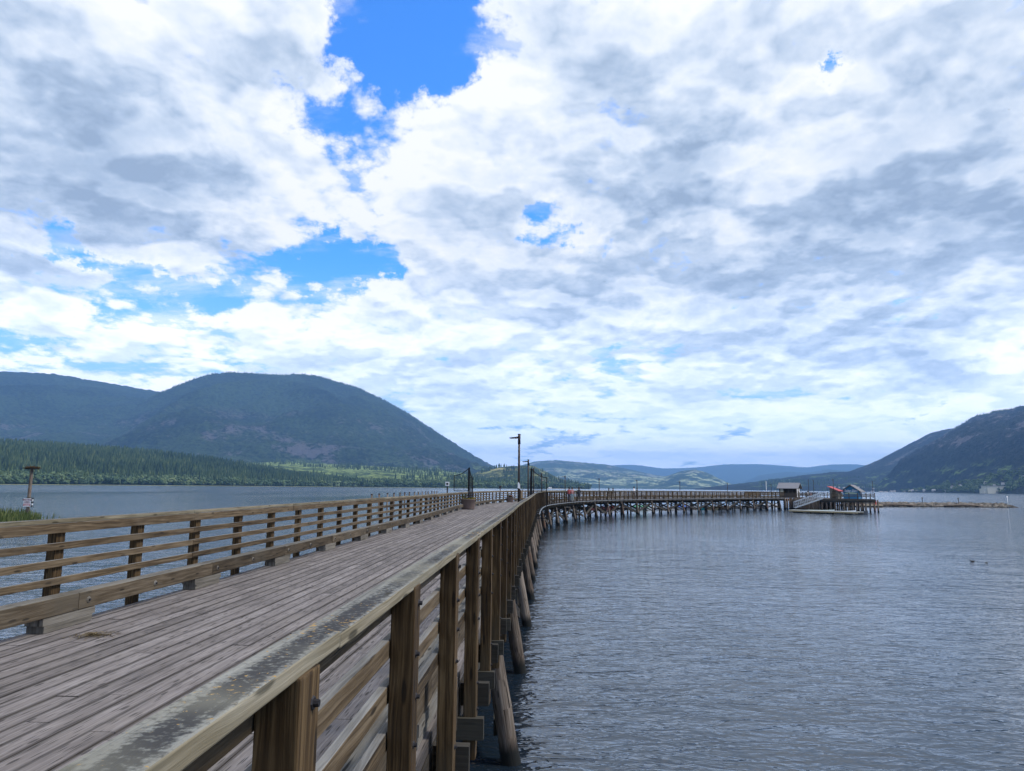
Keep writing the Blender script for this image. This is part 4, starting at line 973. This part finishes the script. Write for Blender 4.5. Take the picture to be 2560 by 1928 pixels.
# ------------------------------------------------------------------ rock breakwater with logs
def breakwater():
    a = at_z(2120, 1260, 0); a = W3(2105, 176, -DECK_Z); c = W3(2530, 180, -DECK_Z); u = c - a; L = np.linalg.norm(u); u /= L; n = np.array([-u[1], u[0], 0])
    V = []; F = []; R = []; base = 0
    for k in range(2600):
        f = RNG.random(); o = RNG.normal(0, 1.1); h = max(0, 1.05 * (1 - abs(o) / 2.4)) * min(1, (1 - f) * 14 + .15); z = h * RNG.random() ** .5 - .1; s = RNG.uniform(.18, .48)
        if f > .985: s *= .6
        p = a + u * L * f + n * o + np.array([0, 0, z]); V.append(p + ICO * s * (.65 + .7 * RNG.random((12, 1))) * np.array([1.2, 1, .75])); F.append(ICOF + base); base += 12; R.append(np.full(20, RNG.random()))
    m, N, b, o_ = new_mat('breakwater_rock'); r = N.n('ShaderNodeAttribute', attribute_name='rnd').outputs['Fac']
    z = N.sep(N.n('ShaderNodeNewGeometry').outputs['Position'])[2]; col = N.ramp(r, [(0, (.07, .06, .048)), (.5, (.14, .12, .095)), (1, (.24, .21, .17))])
    N.set(b.inputs['Base Color'], N.mix(N.mr(z, .05, .3, .8, 0), col, (.02, .02, .018))); b.inputs['Roughness'].default_value = .9
    o = link('breakwater', raw_mesh('breakwater', np.concatenate(V), np.concatenate(F), m, False, np.concatenate(R))); tag(o, 'long low breakwater of brown rocks beyond the pier head', 'breakwater', kind='stuff')
    for (f0, f1, lab) in ((.12, .40, 'grey floating log boom along the near side of the breakwater'), (.55, .78, 'dark log lying along the outer half of the breakwater')):
        b = MB(); pts = [a + u * L * (f0 + (f1 - f0) * q / 8) - n * (2.4 + .5 * math.sin(q * .6)) + np.array([0, 0, .25 + .25 * math.sin(q * .4)]) for q in range(9)]
        b.tube(pts, .22, 8); o = b.build('log', M['pile']); tag(o, lab, 'log')
    for (px, h, lab) in ((2304, 1.6, 'thin dark marker pole on the middle of the breakwater, the left one'), (2394, 1.6, 'thin dark marker pole on the breakwater, the right of two'), (2517, 2.2, 'white marker post at the outer tip of the breakwater')):
        p = W3(px, 178, -DECK_Z); b = MB(); b.tube([(0, 0, 0), (0, 0, h + .6)], .06, 8); b.box((-.16, -.02, h + .3), (.16, .02, h + .6))
        o = b.build('marker_pole', M['white'] if 'white' in lab else M['steel_dark'], None, tuple(p)); tag(o, lab, 'pole')
    # small yellowish float with a red drum at its near end
    p = W3(2168, 168, -DECK_Z); t = thing('floating_dock', 'small yellowish float with a red drum beside the breakwater', 'dock', (p[0], p[1], 0))
    b = MB(); b.box((-4.5, -1, .25), (3, 1, .55)); b.build('deck', plain('yellow_float_boards', (.48, .38, .24), .8), t); b = MB(); b.box((-4.3, -.9, -.3), (2.8, .9, .25)); b.build('pontoon', M['dark_in'], t)
    b = MB(); b.lathe([(0, .55), (.32, .55), (.34, .6), (.34, 1.4), (.32, 1.45), (0, 1.45)], (1.6, 0, 0), 14); b.build('drum', plain('red_drum', (.40, .05, .03), .5), t)
breakwater()
# ------------------------------------------------------------------ things standing on and beside the walkway
def lamp_proto():
    t = thing('street_lamp', 'x', 'street lamp'); H = 2.74
    b = MB(); b.tube([(0, 0, 0), (0, 0, H)], [.048, .040], 16); b.tube([(0, 0, H - .30), (0, 0, H)], .052, 16); b.tube([(0, 0, H), (0, 0, H + .012)], .055, 16); b.build('pole', M['steel_dark'], t)
    b = MB(); b.tube([(0, 0, 0), (0, 0, .03)], .10, 16)
    for a in range(4): b.tube([(.075 * math.cos(a * 1.571 + .78), .075 * math.sin(a * 1.571 + .78), .03), (.075 * math.cos(a * 1.571 + .78), .075 * math.sin(a * 1.571 + .78), .055)], .012, 6)
    b.build('base_plate', M['steel_dark'], t)
    b = MB(); z = H - .10; n_ = 8                 # flat tapering head pointing inwards (local +y)
    top = []; bot = []
    for k in range(n_ + 1):
        f = k / n_; w = .062 * (1 - .55 * f ** 2); y = .05 + .33 * f; zt = z + .028 - .030 * f; zb = z - .028 + .002 * f
        top.append([(-w, y, zt), (w, y, zt)]); bot.append([(-w, y, zb), (w, y, zb)])
    for k in range(n_):
        b.poly([top[k][0], top[k][1], top[k + 1][1], top[k + 1][0]]); b.poly([bot[k][0], bot[k + 1][0], bot[k + 1][1], bot[k][1]])
        b.poly([bot[k][0], top[k][0], top[k + 1][0], bot[k + 1][0]]); b.poly([bot[k][1], bot[k + 1][1], top[k + 1][1], top[k][1]])
    b.poly([top[-1][0], top[-1][1], bot[-1][1], bot[-1][0]]); b.poly([bot[0][0], bot[0][1], top[0][1], top[0][0]])
    h = b.build('lamp_head', M['steel_dark'], t)
    b = MB(); b.box((-.035, .14, z - .034), (.035, .34, z - .0285)); b.build('lens', plain('frosted_lens', (.6, .6, .58), .3), h)
    return t
LP = lamp_proto()
lamp_at = [(17.2, 'nearest and tallest lamp post, the one with a white notice on its pole'), (32.9, 'second lamp post, just left of the right gate panel'), (48.2, 'thin lamp post seen through the top of the right gate panel'), (63.3, 'lamp post seen through the middle of the right gate panel'),
           (78.6, 'lamp post standing just left of the two walkers in red'), (95.5, 'lamp post between the walkers in red and the seated pair'), (108.5, 'lamp post beside the walker in a white shirt'), (122.5, 'lamp post right of the white shirted walker'), (136.4, 'lamp post midway along the straight far stretch'), (149.5, 'lamp post left of the grey roofed shelter hut')]
LS = [(1297, 1086), (1325.5, 1149.5), (1334, 1171), (1354, 1182.5), (1412.7, 1189.8), (1498, 1195.9), (1592.5, 1200), (1699.7, 1203.6), (1818.6, 1207.2), (1928, 1210)]
for k, ((s_, lab), (px, py)) in enumerate(zip(lamp_at, LS)):
    ss = np.arange(8, S1, .05); best = min(ss, key=lambda s: abs(PT(s, .45)[0] / PT(s, .45)[1] - (W3(px, 10)[0] / 10)) + (0 if abs(s - s_) < 12 else 9))
    p = PT(best, .45, 0); d = ray(px, py); ztop = EYE + d[2] * p[1] / d[1]
    o = LP if k == 0 else dup(LP, tuple(p), HEAD(best), lab); o.location = tuple(p); o.rotation_euler = (0, 0, HEAD(best)); o['label'] = lab; o['group'] = 'lamp posts along the pier'
    o.scale = (1, 1, (ztop - DECK_Z) / 2.74)
    if k == 0: lamp0 = p
for (px, D, lab) in ((2022, 141, 'lamp post on the pier head right of the grey roofed hut'), (2034.5, 147, 'lamp post farther back between the grey roofed hut and the gangway'), (2084, 128.6, 'lamp post in front of the red roofed kiosk'), (2182, 151, 'lamp post at the far right corner of the pier head')):
    p = W3(px, D); o = dup(LP, tuple(p), 2.2, lab, 'lamp posts along the pier')
b = MB(); b.prism([(-.045, -.056, 1.40), (.05, -.056, 1.36), (.05, -.056, 1.52), (-.01, -.056, 1.62), (-.04, -.056, 1.58)], (0, -.004, 0)); o = b.build('notice', M['white'], None, tuple(lamp0 + np.array([0, 0, .06]))); tag(o, 'small torn white notice taped to the nearest lamp post', 'notice')

# planters
def planter(loc, rad, h, lab, flowers, seed):
    random.seed(seed); t = thing('planter', lab, 'planter', tuple(loc))
    b = MB(); n_ = 28; b.lathe([(0, .03), (rad * .94, .03), (rad * .95, .07), (rad, h - .06), (rad * 1.03, h - .05), (rad * 1.03, h), (rad * .93, h), (rad * .92, h - .09)], n=n_)
    for k in range(4): a = k * 1.571 + .6; b.box((rad * .7 * math.cos(a) - .07, rad * .7 * math.sin(a) - .07, 0), (rad * .7 * math.cos(a) + .07, rad * .7 * math.sin(a) + .07, .032))
    b.build('pot', M['planter'], t)
    b = MB(); b.lathe([(rad * .93, h - .085), (rad * .5, h - .05), (.01, h - .04)], n=18); b.build('soil', plain('planter_soil', (.03, .022, .016), .95), t)
    V = []; F = []; R = []; base = 0
    for k in range(900):
        a = random.uniform(0, 6.283); q = rad * .95 * math.sqrt(random.random()); z = h + random.uniform(0, .10) + (.26 * random.random() if math.cos(a - 2.6) > .2 and q > rad * .2 else 0)
        s = random.uniform(.025, .055); ax = Vector((random.gauss(0, 1), random.gauss(0, 1), random.gauss(0, .6))).normalized(); bx = ax.cross(Vector((0, 0, 1))).normalized(); c = Vector((q * math.cos(a), q * math.sin(a), z))
        V += [c - ax * s, c + bx * s * .4, c + ax * s, c - bx * s * .4]; F.append((base, base + 1, base + 2, base + 3)); R.append(random.random()); base += 4
    f = link('foliage', raw_mesh('foliage', np.array([tuple(v) for v in V]), np.array(F), M['leaf'], False, R), t)
    for (name, mat, num, fun) in flowers:
        b = MB()
        for k in range(num):
            a, q, z = fun(); c = np.array([q * rad * math.cos(a), q * rad * math.sin(a), h + z]); s = random.uniform(.022, .036)
            for e in range(5):
                an = e * 1.2566 + random.random(); tip = np.array([math.cos(an) * s, math.sin(an) * s, random.uniform(-.2, .5) * s]); wv = np.array([-math.sin(an), math.cos(an), .1]) * s * .5
                b.poly([c, c + tip * .6 - wv, c + tip * 1.1, c + tip * .6 + wv])
        b.build(name, mat, t)
    return t
M['planter'] = plain('brown_concrete', (.135, .098, .085), .85, 0, .18, 5.0, .2)
M['leaf'] = leaf_mat('planter_leaves', [(0, (.008, .020, .008)), (.6, (.020, .045, .014)), (1, (.05, .09, .025))])
M['petal_y'] = plain('yellow_petals', (.75, .52, .06), .6, 0, .2); M['petal_v'] = plain('violet_petals', (.10, .06, .20), .6, 0, .2); M['petal_r'] = plain('red_petals', (.30, .05, .045), .6, 0, .2)
p = at_z(1169.5, 1274, DECK_Z); p[1] += .4; p[0] = p[0] * p[1] / (p[1] - .4)
planter(p, .475, .66, 'large round brown planter with yellow flowers in front of the left gate post', [('yellow_flowers', M['petal_y'], 130, lambda: (random.uniform(-2.9, .2), random.uniform(.55, 1.05), random.uniform(-.01, .09))), ('violet_flowers', M['petal_v'], 60, lambda: (random.uniform(0, 6.28), random.uniform(0, .6), random.uniform(.08, .18)))], 3)
ss = np.arange(50, 100, .05); best = min(ss, key=lambda s: abs(PT(s, WID - .75)[0] / PT(s, WID - .75)[1] - W3(1275.5, 10)[0] / 10))
planter(PT(best, WID - .75), .36, .46, 'smaller brown planter with dull red flowers farther along the left railing', [('red_flowers', M['petal_r'], 220, lambda: (random.uniform(0, 6.28), random.uniform(0, 1.0), random.uniform(.02, .20)))], 4)

# open gate: a post with a swept metal panel beyond each railing and an opened leaf along the walkway
def gate_half(px, sgn, lab):
    P = W3(px, 47.6); t = thing('pier_gate', lab, 'gate', tuple(P), 0)
    top = 1.225 + 1.49
    b = MB(); b.box((-.045, -.045, 0), (.045, .045, top - .02)); b.prism([(-.045, -.045, top - .02), (.045, -.045, top - .02), (.0, -.045, top + .05)], (0, .09, 0)); b.box((-.09, -.09, 0), (.09, .09, .02)); b.build('post', M['black'], t)
    def panel(w, d, zlo, zo, zi, name):           # d: direction, curved top falling from zi at the post to zo
        b = MB(); d = np.array(d, float); off = d * .045
        pt = lambda f, z: off + d * w * f + np.array([0, 0, z])
        cv = [pt(f, zo + (zi - zo) * (1 - f) ** 2.1) for f in np.linspace(0, 1, 13)]
        b.tube(cv, .026, 6); b.beam(pt(1, zlo), pt(1, zo + .01), .045, .045, (1, .3, 0)); b.beam(pt(0, zlo), pt(1, zlo), .035, .04); b.beam(pt(.02, zlo), pt(.02, zi), .03, .03, (1, .3, 0))
        f_ = b.build(name, M['black'], t)
        b = MB(); nb_ = int(w / .05)
        for k in range(1, nb_):
            f = k / nb_; b.beam(pt(f, zlo), pt(f, zo + (zi - zo) * (1 - f) ** 2.1), .006, .006, (1, .3, 0))
        for k in range(1, int((zo - zlo) / .06)): b.beam(pt(0, zlo + .06 * k), pt(1, zlo + .06 * k), .005, .005)
        b.build('wire_mesh', M['black'], f_)
    panel(.95 if sgn < 0 else 1.0, (sgn, 0.05, 0), 1.19 if sgn < 0 else -.55, 1.49 + .72 if sgn < 0 else 1.49 + .64, top - .03, 'side_panel')
    panel(1.25, (.14 if sgn < 0 else -.02, 1, 0), .12, 1.49 + .62, top - .06, 'gate_leaf')
gate_half(1172.5, -1, 'black metal gate post and curved mesh panel behind the large planter on the left')
gate_half(1327.5, 1, 'black metal gate post and curved mesh panel overhanging the right railing')

# signs and posts along the left railing
def on_left(px, o=-.02, lo=8, hi=110):
    ss = np.arange(lo, hi, .05); b_ = min(ss, key=lambda s: abs(PT(s, WID + o)[0] / PT(s, WID + o)[1] - W3(px, 10)[0] / 10)); return PT(b_, WID + o, 0), b_
p, s_ = on_left(1118.5, .10)
t = thing('sign_post', 'square white sign with a dark square centre on a post at the left railing', 'sign', tuple(p), HEAD(s_) - 1.571)
b = MB(); b.box((-.035, -.035, -.3), (.035, .035, 1.52), axis='z'); b.build('post', M['steel_dark'], t)
b = MB(); b.box((-.115, -.06, 1.51), (.115, -.036, 1.75)); b.build('panel', M['white'], t); b = MB(); b.box((-.062, -.066, 1.57), (.062, -.061, 1.69)); b.build('dark_square', M['dark_in'], t)
p, s_ = on_left(1250.5, -.3, 40)
t = thing('viewer_post', 'slim post with a small dark box on top beside the left railing', 'post', tuple(p), HEAD(s_))
b = MB(); b.tube([(0, 0, 0), (0, 0, 1.36)], .045, 10); b.tube([(0, 0, 0), (0, 0, .02)], .11, 10); b.build('pole', M['steel_dark'], t); b = MB(); b.box((-.13, -.10, 1.36), (.13, .10, 1.58)); b.tube([(-.16, 0, 1.48), (-.13, 0, 1.48)], .05, 8); b.build('viewer_head', M['steel_dark'], t)
p, s_ = on_left(1303.5, -.35, 60)
t = thing('notice_board', 'brown wooden notice board standing at the far left railing', 'notice board', tuple(p), HEAD(s_) + math.pi)
b = MB(); b.box((-.42, -.03, .25), (.42, .03, 1.12)); b.build('board', M['rail'], t)
for x in (-.47, .47): b = MB(); b.box((x - .045, -.045, 0), (x + .045, .045, 1.2), axis='z'); b.build('leg', M['post'], t)

# old mooring piles in a row out in the water on the left
for k in range(15):
    Y = 91 + 5.65 * k; b = MB(); x = -17.55 + random.uniform(-.15, .15); h = DECK_Z + .42 + random.uniform(-.03, .03)
    b.tube([(x, Y, -1), (x, Y, h - .14)], .115, 10, 0); b.tube([(x, Y, h - .14), (x, Y, h - .02), (x, Y, h)], [.14, .14, .10], 10, 1)
    o = under(b.build('mooring_pile', [M['pile'], M['steel_dark']]), None) if False else b.build('mooring_pile', [M['pile'], M['steel_dark']])
    tag(o, 'capped mooring pile in the long row beyond the left railing', 'pile', 'row of capped piles in the water on the left')

# osprey nest pole with its sign, reeds
def nest_pole():
    P = at_z(67.5, 1290, .25); t = thing('nest_pole', 'leaning grey pole with a stick nest platform on top and a red and white sign', 'nest pole', tuple(P))
    D = P[1]; top = at_y(80.3, 1171, D) - P; b = MB(); n_ = 8
    b.tube([top * (k / (n_ - 1)) - np.array([0, 0, .5 if k == 0 else 0]) for k in range(n_)], [.17 - .03 * k / 7 for k in range(n_)], 12); b.build('pole', M['pile'], t)
    b = MB(); b.box((top[0] - .62, top[1] - .55, top[2] - .02), (top[0] + .62, top[1] + .55, top[2] + .06))
    for q in (-.4, .4): b.beam(top + (q, -.5, -.06), top + (q, .5, -.06), .1, .1)
    b.build('platform', M['beam'], t)
    b = MB()
    for k in range(170):
        a = random.uniform(0, 6.283); r = .62 * math.sqrt(random.random()); c = top + np.array([r * math.cos(a), r * math.sin(a), .07 + .15 * random.random() * (1 - r)]); d = np.array([random.gauss(0, 1), random.gauss(0, 1), random.gauss(0, .15)]); d /= np.linalg.norm(d); L = random.uniform(.15, .32)
        b.beam(c - d * L, c + d * L, .022, .022)
    b.build('stick_nest', M['post'], t)
    sg = at_y(67.6, 1256.5, D - .25) - P; w, h = .37, .425
    b = MB(); b.box((sg[0] - w, sg[1] - .015, sg[2] - h), (sg[0] + w, sg[1] + .015, sg[2] + h)); sgn = b.build('sign', M['white'], t)
    b = MB(); b.box((sg[0] - w + .02, sg[1] - .02, sg[2] - h + .09), (sg[0] + w - .02, sg[1] - .016, sg[2] - .10)); b.build('red_band', plain('red_sign_paint', (.42, .02, .04), .5, 0, .05), sgn)
    for (txt, z, size, mat) in (('NESTING', .27, .235, 'letters_maroon'), ('AREA', .04, .235, 'letters_maroon'), ('DO NOT ENTER', -.165, .088, 'w'), ('OR DISTURB', -.275, .088, 'w')):
        o = link('lettering', text_mesh(txt, size, M['white'] if mat == 'w' else plain('maroon_lettering', (.16, .02, .04), .5, 0, .05), 0, .002, .006), sgn)
        o.matrix_local = Matrix.Translation((sg[0], sg[1] - .023, sg[2] + z)) @ Matrix.Rotation(math.pi / 2, 4, 'X')
    b = MB()
    for (z, sx) in ((.50, .06), (-.47, .0)): b.box((sg[0] - .2 + sx, sg[1] + .02, sg[2] + z), (sg[0] + .55 + sx, sg[1] + .12, sg[2] + z + .04))
    for z in (.34, -.06): b.box((sg[0] + .39, sg[1] + .03, sg[2] + z), (sg[0] + .62, sg[1] + .10, sg[2] + z + .10))
    b.build('bracket', M['steel_dark'], t)
    b = MB()
    for z in (.16, -.26): b.tube([(sg[0] + .5, sg[1] + .06, sg[2] + z - .16), (sg[0] + .5, sg[1] + .06, sg[2] + z + .16)], .09, 10)
    b.build('canister', M['galv'], t)
nest_pole()
def reeds():
    V = []; F = []; R = []; base = 0
    c0 = at_z(20, 1296, 0)
    def blade(x, y, z, h, w):
        nonlocal base
        a = random.uniform(0, 6.283); lx, ly = random.gauss(0, .10) * h, random.gauss(0, .10) * h; dx, dy = math.cos(a) * w, math.sin(a) * w
        V.extend([(x - dx, y - dy, z), (x + dx, y + dy, z), (x + dx * .7 + lx * .4, y + dy * .7 + ly * .4, z + h * .6), (x - dx * .7 + lx * .4, y - dy * .7 + ly * .4, z + h * .6), (x + lx, y + ly, z + h)])
        F.extend([(base, base + 1, base + 2), (base, base + 2, base + 3), (base + 3, base + 2, base + 4)]); R.extend([random.random()] * 3); base += 5
    for k in range(5200):
        px = random.uniform(-260, 112); Y = random.uniform(58, 80); p = W3(px, Y, -DECK_Z); h = random.uniform(.35, 1.0) * (1.35 if random.random() < .12 else 1) * (.55 if px > 85 else 1)
        blade(p[0], p[1], .1, h, random.uniform(.02, .045))
    for px in [108, 118, 122, 128, 132, 141, 143, 150, 156, 160, 168, 236, 241]:
        for q in range(4): p = W3(px + random.uniform(-3, 3), random.uniform(62, 68), -DECK_Z); blade(p[0], p[1], -.1, random.uniform(.6, 1.25) if px < 200 else .9, .03)
    o = link('reeds', raw_mesh('reeds', np.array(V), np.array(F), M['reed'], False, R)); tag(o, 'green reeds growing around the foot of the nest pole', 'reeds', kind='stuff')
    b = MB(); pts = [W3(px, Y, -DECK_Z) for (px, Y) in ((-300, 57), (40, 60), (95, 64), (108, 70), (90, 78), (-40, 84), (-320, 84))]
    b.prism([(q[0], q[1], -.4) for q in pts], (0, 0, .55)); o = b.build('mud_bank', plain('mud_bank', (.05, .05, .025), .95)); tag(o, 'low grassy bank under the reeds', 'bank', kind='structure')
M['reed'] = leaf_mat('reed_blades', [(0, (.025, .042, .012)), (.5, (.07, .10, .03)), (1, (.17, .18, .075))])
reeds()

# people out on the far part of the walkway
M['skin'] = plain('skin', (.42, .25, .18), .6, 0, .08)
def person(px, D, ztop, lab, shirt, trouser, hair, lean=0.0, seat=False, rz=0.0):
    p = W3(px, D); H = ztop; t = thing('person', lab, 'person', tuple(p), rz); k = H / 1.72
    bm = bmesh.new(); J = {}
    def j(n, x, y, z, r): J[n] = (bm.verts.new((x * k, y * k, z * k)), r * k)
    hz = .92 if not seat else .52
    j('hip', 0, 0, hz, .145); j('waist', 0, .0, hz + .18, .135); j('chest', 0, .01 + lean * .1, hz + .40, .16); j('neck', 0, lean * .16, hz + .57, .055); j('head0', 0, .01 + lean * .2, hz + .66, .085); j('head1', 0, .02 + lean * .2, hz + .76, .09)
    E_ = [('hip', 'waist'), ('waist', 'chest'), ('chest', 'neck'), ('neck', 'head0'), ('head0', 'head1')]
    for sg, st in ((-1, .10), (1, -.08)):
        a = 'l' if sg < 0 else 'r'
        j(a + 'sh', .17 * sg, lean * .1, hz + .47, .062); j(a + 'el', .22 * sg, -.02 + lean * .15, hz + .22, .048); j(a + 'wr', .20 * sg, .08 + lean * .2, hz + .02, .036); j(a + 'ha', .20 * sg, .11 + lean * .2, hz - .07, .038)
        if seat: j(a + 'kn', .11 * sg, .42, .50, .075); j(a + 'an', .11 * sg, .44, .09, .05); j(a + 'to', .11 * sg, .58, .04, .04)
        else: j(a + 'kn', .10 * sg, .02 + st * .6, .49, .072); j(a + 'an', .10 * sg, st - .02, .09, .048); j(a + 'to', .10 * sg, st + .13, .04, .04)
        j(a + 'th', .09 * sg, .0 + (.1 if seat else 0), hz - .07, .105)
        E_ += [('chest', a + 'sh'), (a + 'sh', a + 'el'), (a + 'el', a + 'wr'), (a + 'wr', a + 'ha'), ('hip', a + 'th'), (a + 'th', a + 'kn'), (a + 'kn', a + 'an'), (a + 'an', a + 'to')]
    for a, c in E_: bm.edges.new((J[a][0], J[c][0]))
    me = bpy.data.meshes.new('body'); bm.verts.index_update(); order = {J[n][0].index: (n, J[n][1]) for n in J}; bm.to_mesh(me); bm.free()
    o = link('body', me, t); sk = o.modifiers.new('skin', 'SKIN')
    for i, vtx in enumerate(me.skin_vertices[0].data if me.skin_vertices else []): pass
    if not me.skin_vertices:
        bpy.context.view_layer.objects.active = o
    for i in range(len(me.vertices)):
        n_, r_ = order[i]
        try: d = me.skin_vertices[0].data[i]; d.radius = (r_, r_); d.use_root = (n_ == 'hip')
        except Exception: break
    sub = o.modifiers.new('smooth', 'SUBSURF'); sub.levels = 1; sub.render_levels = 1
    m, N, b, oo = new_mat('person_cloth'); pz = N.sep(N.n('ShaderNodeTexCoord').outputs['Object'])[2]
    kk = k; c = N.mix(N.m('GREATER_THAN', pz, (hz + .01) * kk), trouser, shirt); c = N.mix(N.m('GREATER_THAN', pz, (hz + .57) * kk), c, (.42, .25, .18)); c = N.mix(N.m('LESS_THAN', pz, .075 * kk), c, (.04, .04, .04))
    N.set(b.inputs['Base Color'], c); b.inputs['Roughness'].default_value = .8; me.materials.append(m)
    hb = MB(); hb.lathe([(0, .135), (.06, .12), (.098, .06), (.102, 0), (.085, -.07), (.0, -.08)], n=12); h = hb.build('hair', plain('hair', hair, .7), t, (0, (.0 + lean * .2) * k, (hz + .735) * k))
def hd(px, py, D): d = ray(px, py); return EYE + d[2] * D / d[1] - DECK_Z
ppl = [(1423, 1219.2, 77.5, 'person in a red top walking on the left of a pair', (.28, .05, .05), (.06, .06, .08), (.02, .015, .012), 0, .4), (1430.5, 1219.2, 78.5, 'person in a pink top walking on the right of a pair', (.36, .18, .17), (.30, .38, .38), (.03, .02, .015), 0, .4),
       (1447.3, 1219, 80.5, 'person in dark clothes walking alone behind the pair in red', (.02, .022, .03), (.02, .02, .025), (.015, .012, .01), 0, .5), (1522, 1222, 99, 'shorter person in black, left one of a pair by the railing', (.025, .025, .028), (.03, .03, .035), (.02, .015, .012), 0, .7),
       (1532.5, 1221.5, 100, 'person in black, right one of a pair by the railing', (.03, .028, .025), (.04, .035, .03), (.02, .015, .01), 0, .7), (1585, 1217.6, 106, 'broad person in a white shirt and dark shorts on the far walkway', (.75, .74, .76), (.03, .03, .04), (.03, .022, .018), 0, .8),
       (1592.5, 1220.5, 107, 'person in black beside the one in the white shirt', (.018, .018, .02), (.02, .02, .022), (.015, .012, .01), 0, .8), (2019.5, 1228, 134, 'seated person in a pale top on the pier head behind the gangway', (.5, .47, .45), (.05, .05, .07), (.03, .02, .02), 0, .3),
       (2027, 1230, 134.6, 'seated person in a pinkish top on the pier head behind the gangway', (.45, .25, .22), (.05, .05, .06), (.1, .06, .03), 0, .3)]
for (px, py, D, lab, sh, tr, ha, ln, rz) in ppl:
    seat = 'seated' in lab; zt = hd(px, py, D); person(px, D, max(1.0, min(1.85, zt)) * (1.28 if seat else 1.0), lab, sh, tr, ha, ln, seat, rz)
# ducks on the lake and a heap of droppings on the boards
def duck(px, py, lab, s=1.0):
    P = at_z(px, py, 0.0); t = thing('duck', lab, 'duck', tuple(P), random.uniform(2.6, 3.3)); bm = bmesh.new()
    pts = [(-.24, 0, .10, .02), (-.17, 0, .075, .06), (-.05, 0, .07, .105), (.10, 0, .075, .10), (.18, 0, .10, .06), (.21, 0, .19, .038), (.22, 0, .245, .045), (.26, 0, .245, .035), (.32, 0, .225, .014)]
    vs = [bm.verts.new((a * s, b_ * s, c * s)) for a, b_, c, _ in pts]
    for a, c in zip(vs[:-1], vs[1:]): bm.edges.new((a, c))
    me = bpy.data.meshes.new('duck_body'); bm.to_mesh(me); bm.free(); o = link('body', me, t); o.modifiers.new('skin', 'SKIN')
    for i, q in enumerate(pts):
        try: me.skin_vertices[0].data[i].radius = (q[3] * s, q[3] * s * .9)
        except Exception: break
    sub = o.modifiers.new('smooth', 'SUBSURF'); sub.levels = 2; sub.render_levels = 2; me.materials.append(plain('dark_feathers', (.022, .020, .018), .6, 0, .3, 20))
duck(2431.5, 1405, 'dark duck swimming alone on the open water at the right', .5); duck(2466, 1408, 'smaller dark bird low on the water just right of the duck', .28)
def litter():
    c = at_z(232, 1589, DECK_Z); V = []; F = []; base = 0; R = []
    for k in range(420):
        a = random.uniform(0, 6.283); r = abs(random.gauss(0, .55)); x = c[0] + .20 * r * math.cos(a); y = c[1] + .17 * r * math.sin(a); z = DECK_Z + .004 + .022 * math.exp(-r * r * 2) * random.random(); L = random.uniform(.006, .022); w = random.uniform(.002, .006); an = random.uniform(0, 3.14)
        u = (math.cos(an) * L, math.sin(an) * L); v = (-math.sin(an) * w, math.cos(an) * w); t = random.uniform(-.006, .006)
        V += [(x - u[0] - v[0], y - u[1] - v[1], z), (x + u[0] - v[0], y + u[1] - v[1], z + t), (x + u[0] + v[0], y + u[1] + v[1], z + t), (x - u[0] + v[0], y - u[1] + v[1], z)]
        F.append((base, base + 1, base + 2, base + 3)); base += 4; R.append(random.random())
    m = leaf_mat('dry_litter', [(0, (.02, .014, .008)), (.5, (.10, .07, .035)), (1, (.26, .21, .12))])
    o = link('plant_litter', raw_mesh('plant_litter', np.array(V), np.array(F), m, False, R)); tag(o, 'small heap of dry seeds and twigs lying on the deck boards', 'litter', kind='stuff')
litter()
def bird(px, py, D, lab):
    P = at_y(px, py, D); b = MB(); s = D * .0016
    b.prism([(-s, 0, .25 * s), (0, 0, 0), (0, .3 * s, 0), (-s * .9, .25 * s, .25 * s)], (0, 0, .03 * s)); b.prism([(0, 0, 0), (s, 0, .25 * s), (s * .9, .25 * s, .25 * s), (0, .3 * s, 0)], (0, 0, .03 * s)); b.tube([(0, -.3 * s, 0), (0, .05 * s, 0), (0, .5 * s, 0)], [.02 * s, .1 * s, .03 * s], 6)
    o = b.build('bird', M['black'], None, tuple(P)); tag(o, lab, 'bird')
bird(1573, 271, 90, 'tiny dark bird in front of the grey cloud high in the middle of the sky'); bird(2523, 274, 120, 'tiny dark bird high at the right edge of the sky'); bird(1511, 705, 110, 'tiny dark bird in the middle of the sky below the blue gap'); bird(2312, 959, 110, 'tiny dark bird in the low sky left of the blue gap over the mountain')
# ------------------------------------------------------------------ the air over the lake
def build_haze():
    m = bpy.data.materials.new('lake_haze'); m.use_nodes = True; t = m.node_tree; t.nodes.clear()
    o = t.nodes.new('ShaderNodeOutputMaterial'); pv = t.nodes.new('ShaderNodeVolumePrincipled')
    pv.inputs['Color'].default_value = (.26, .53, 1.0, 1); pv.inputs['Density'].default_value = HAZE; pv.inputs['Anisotropy'].default_value = 0.0
    t.links.new(pv.outputs[0], o.inputs['Volume'])
    m.cycles.homogeneous_volume = True
    b = MB(); b.box((-22000, -21000, -8), (22000, 22000, 1050))
    h = b.build('haze', m); tag(h, 'pale blue haze hanging over the lake and hills', 'haze', kind='stuff')
HAZE = 9.5e-5
build_haze()
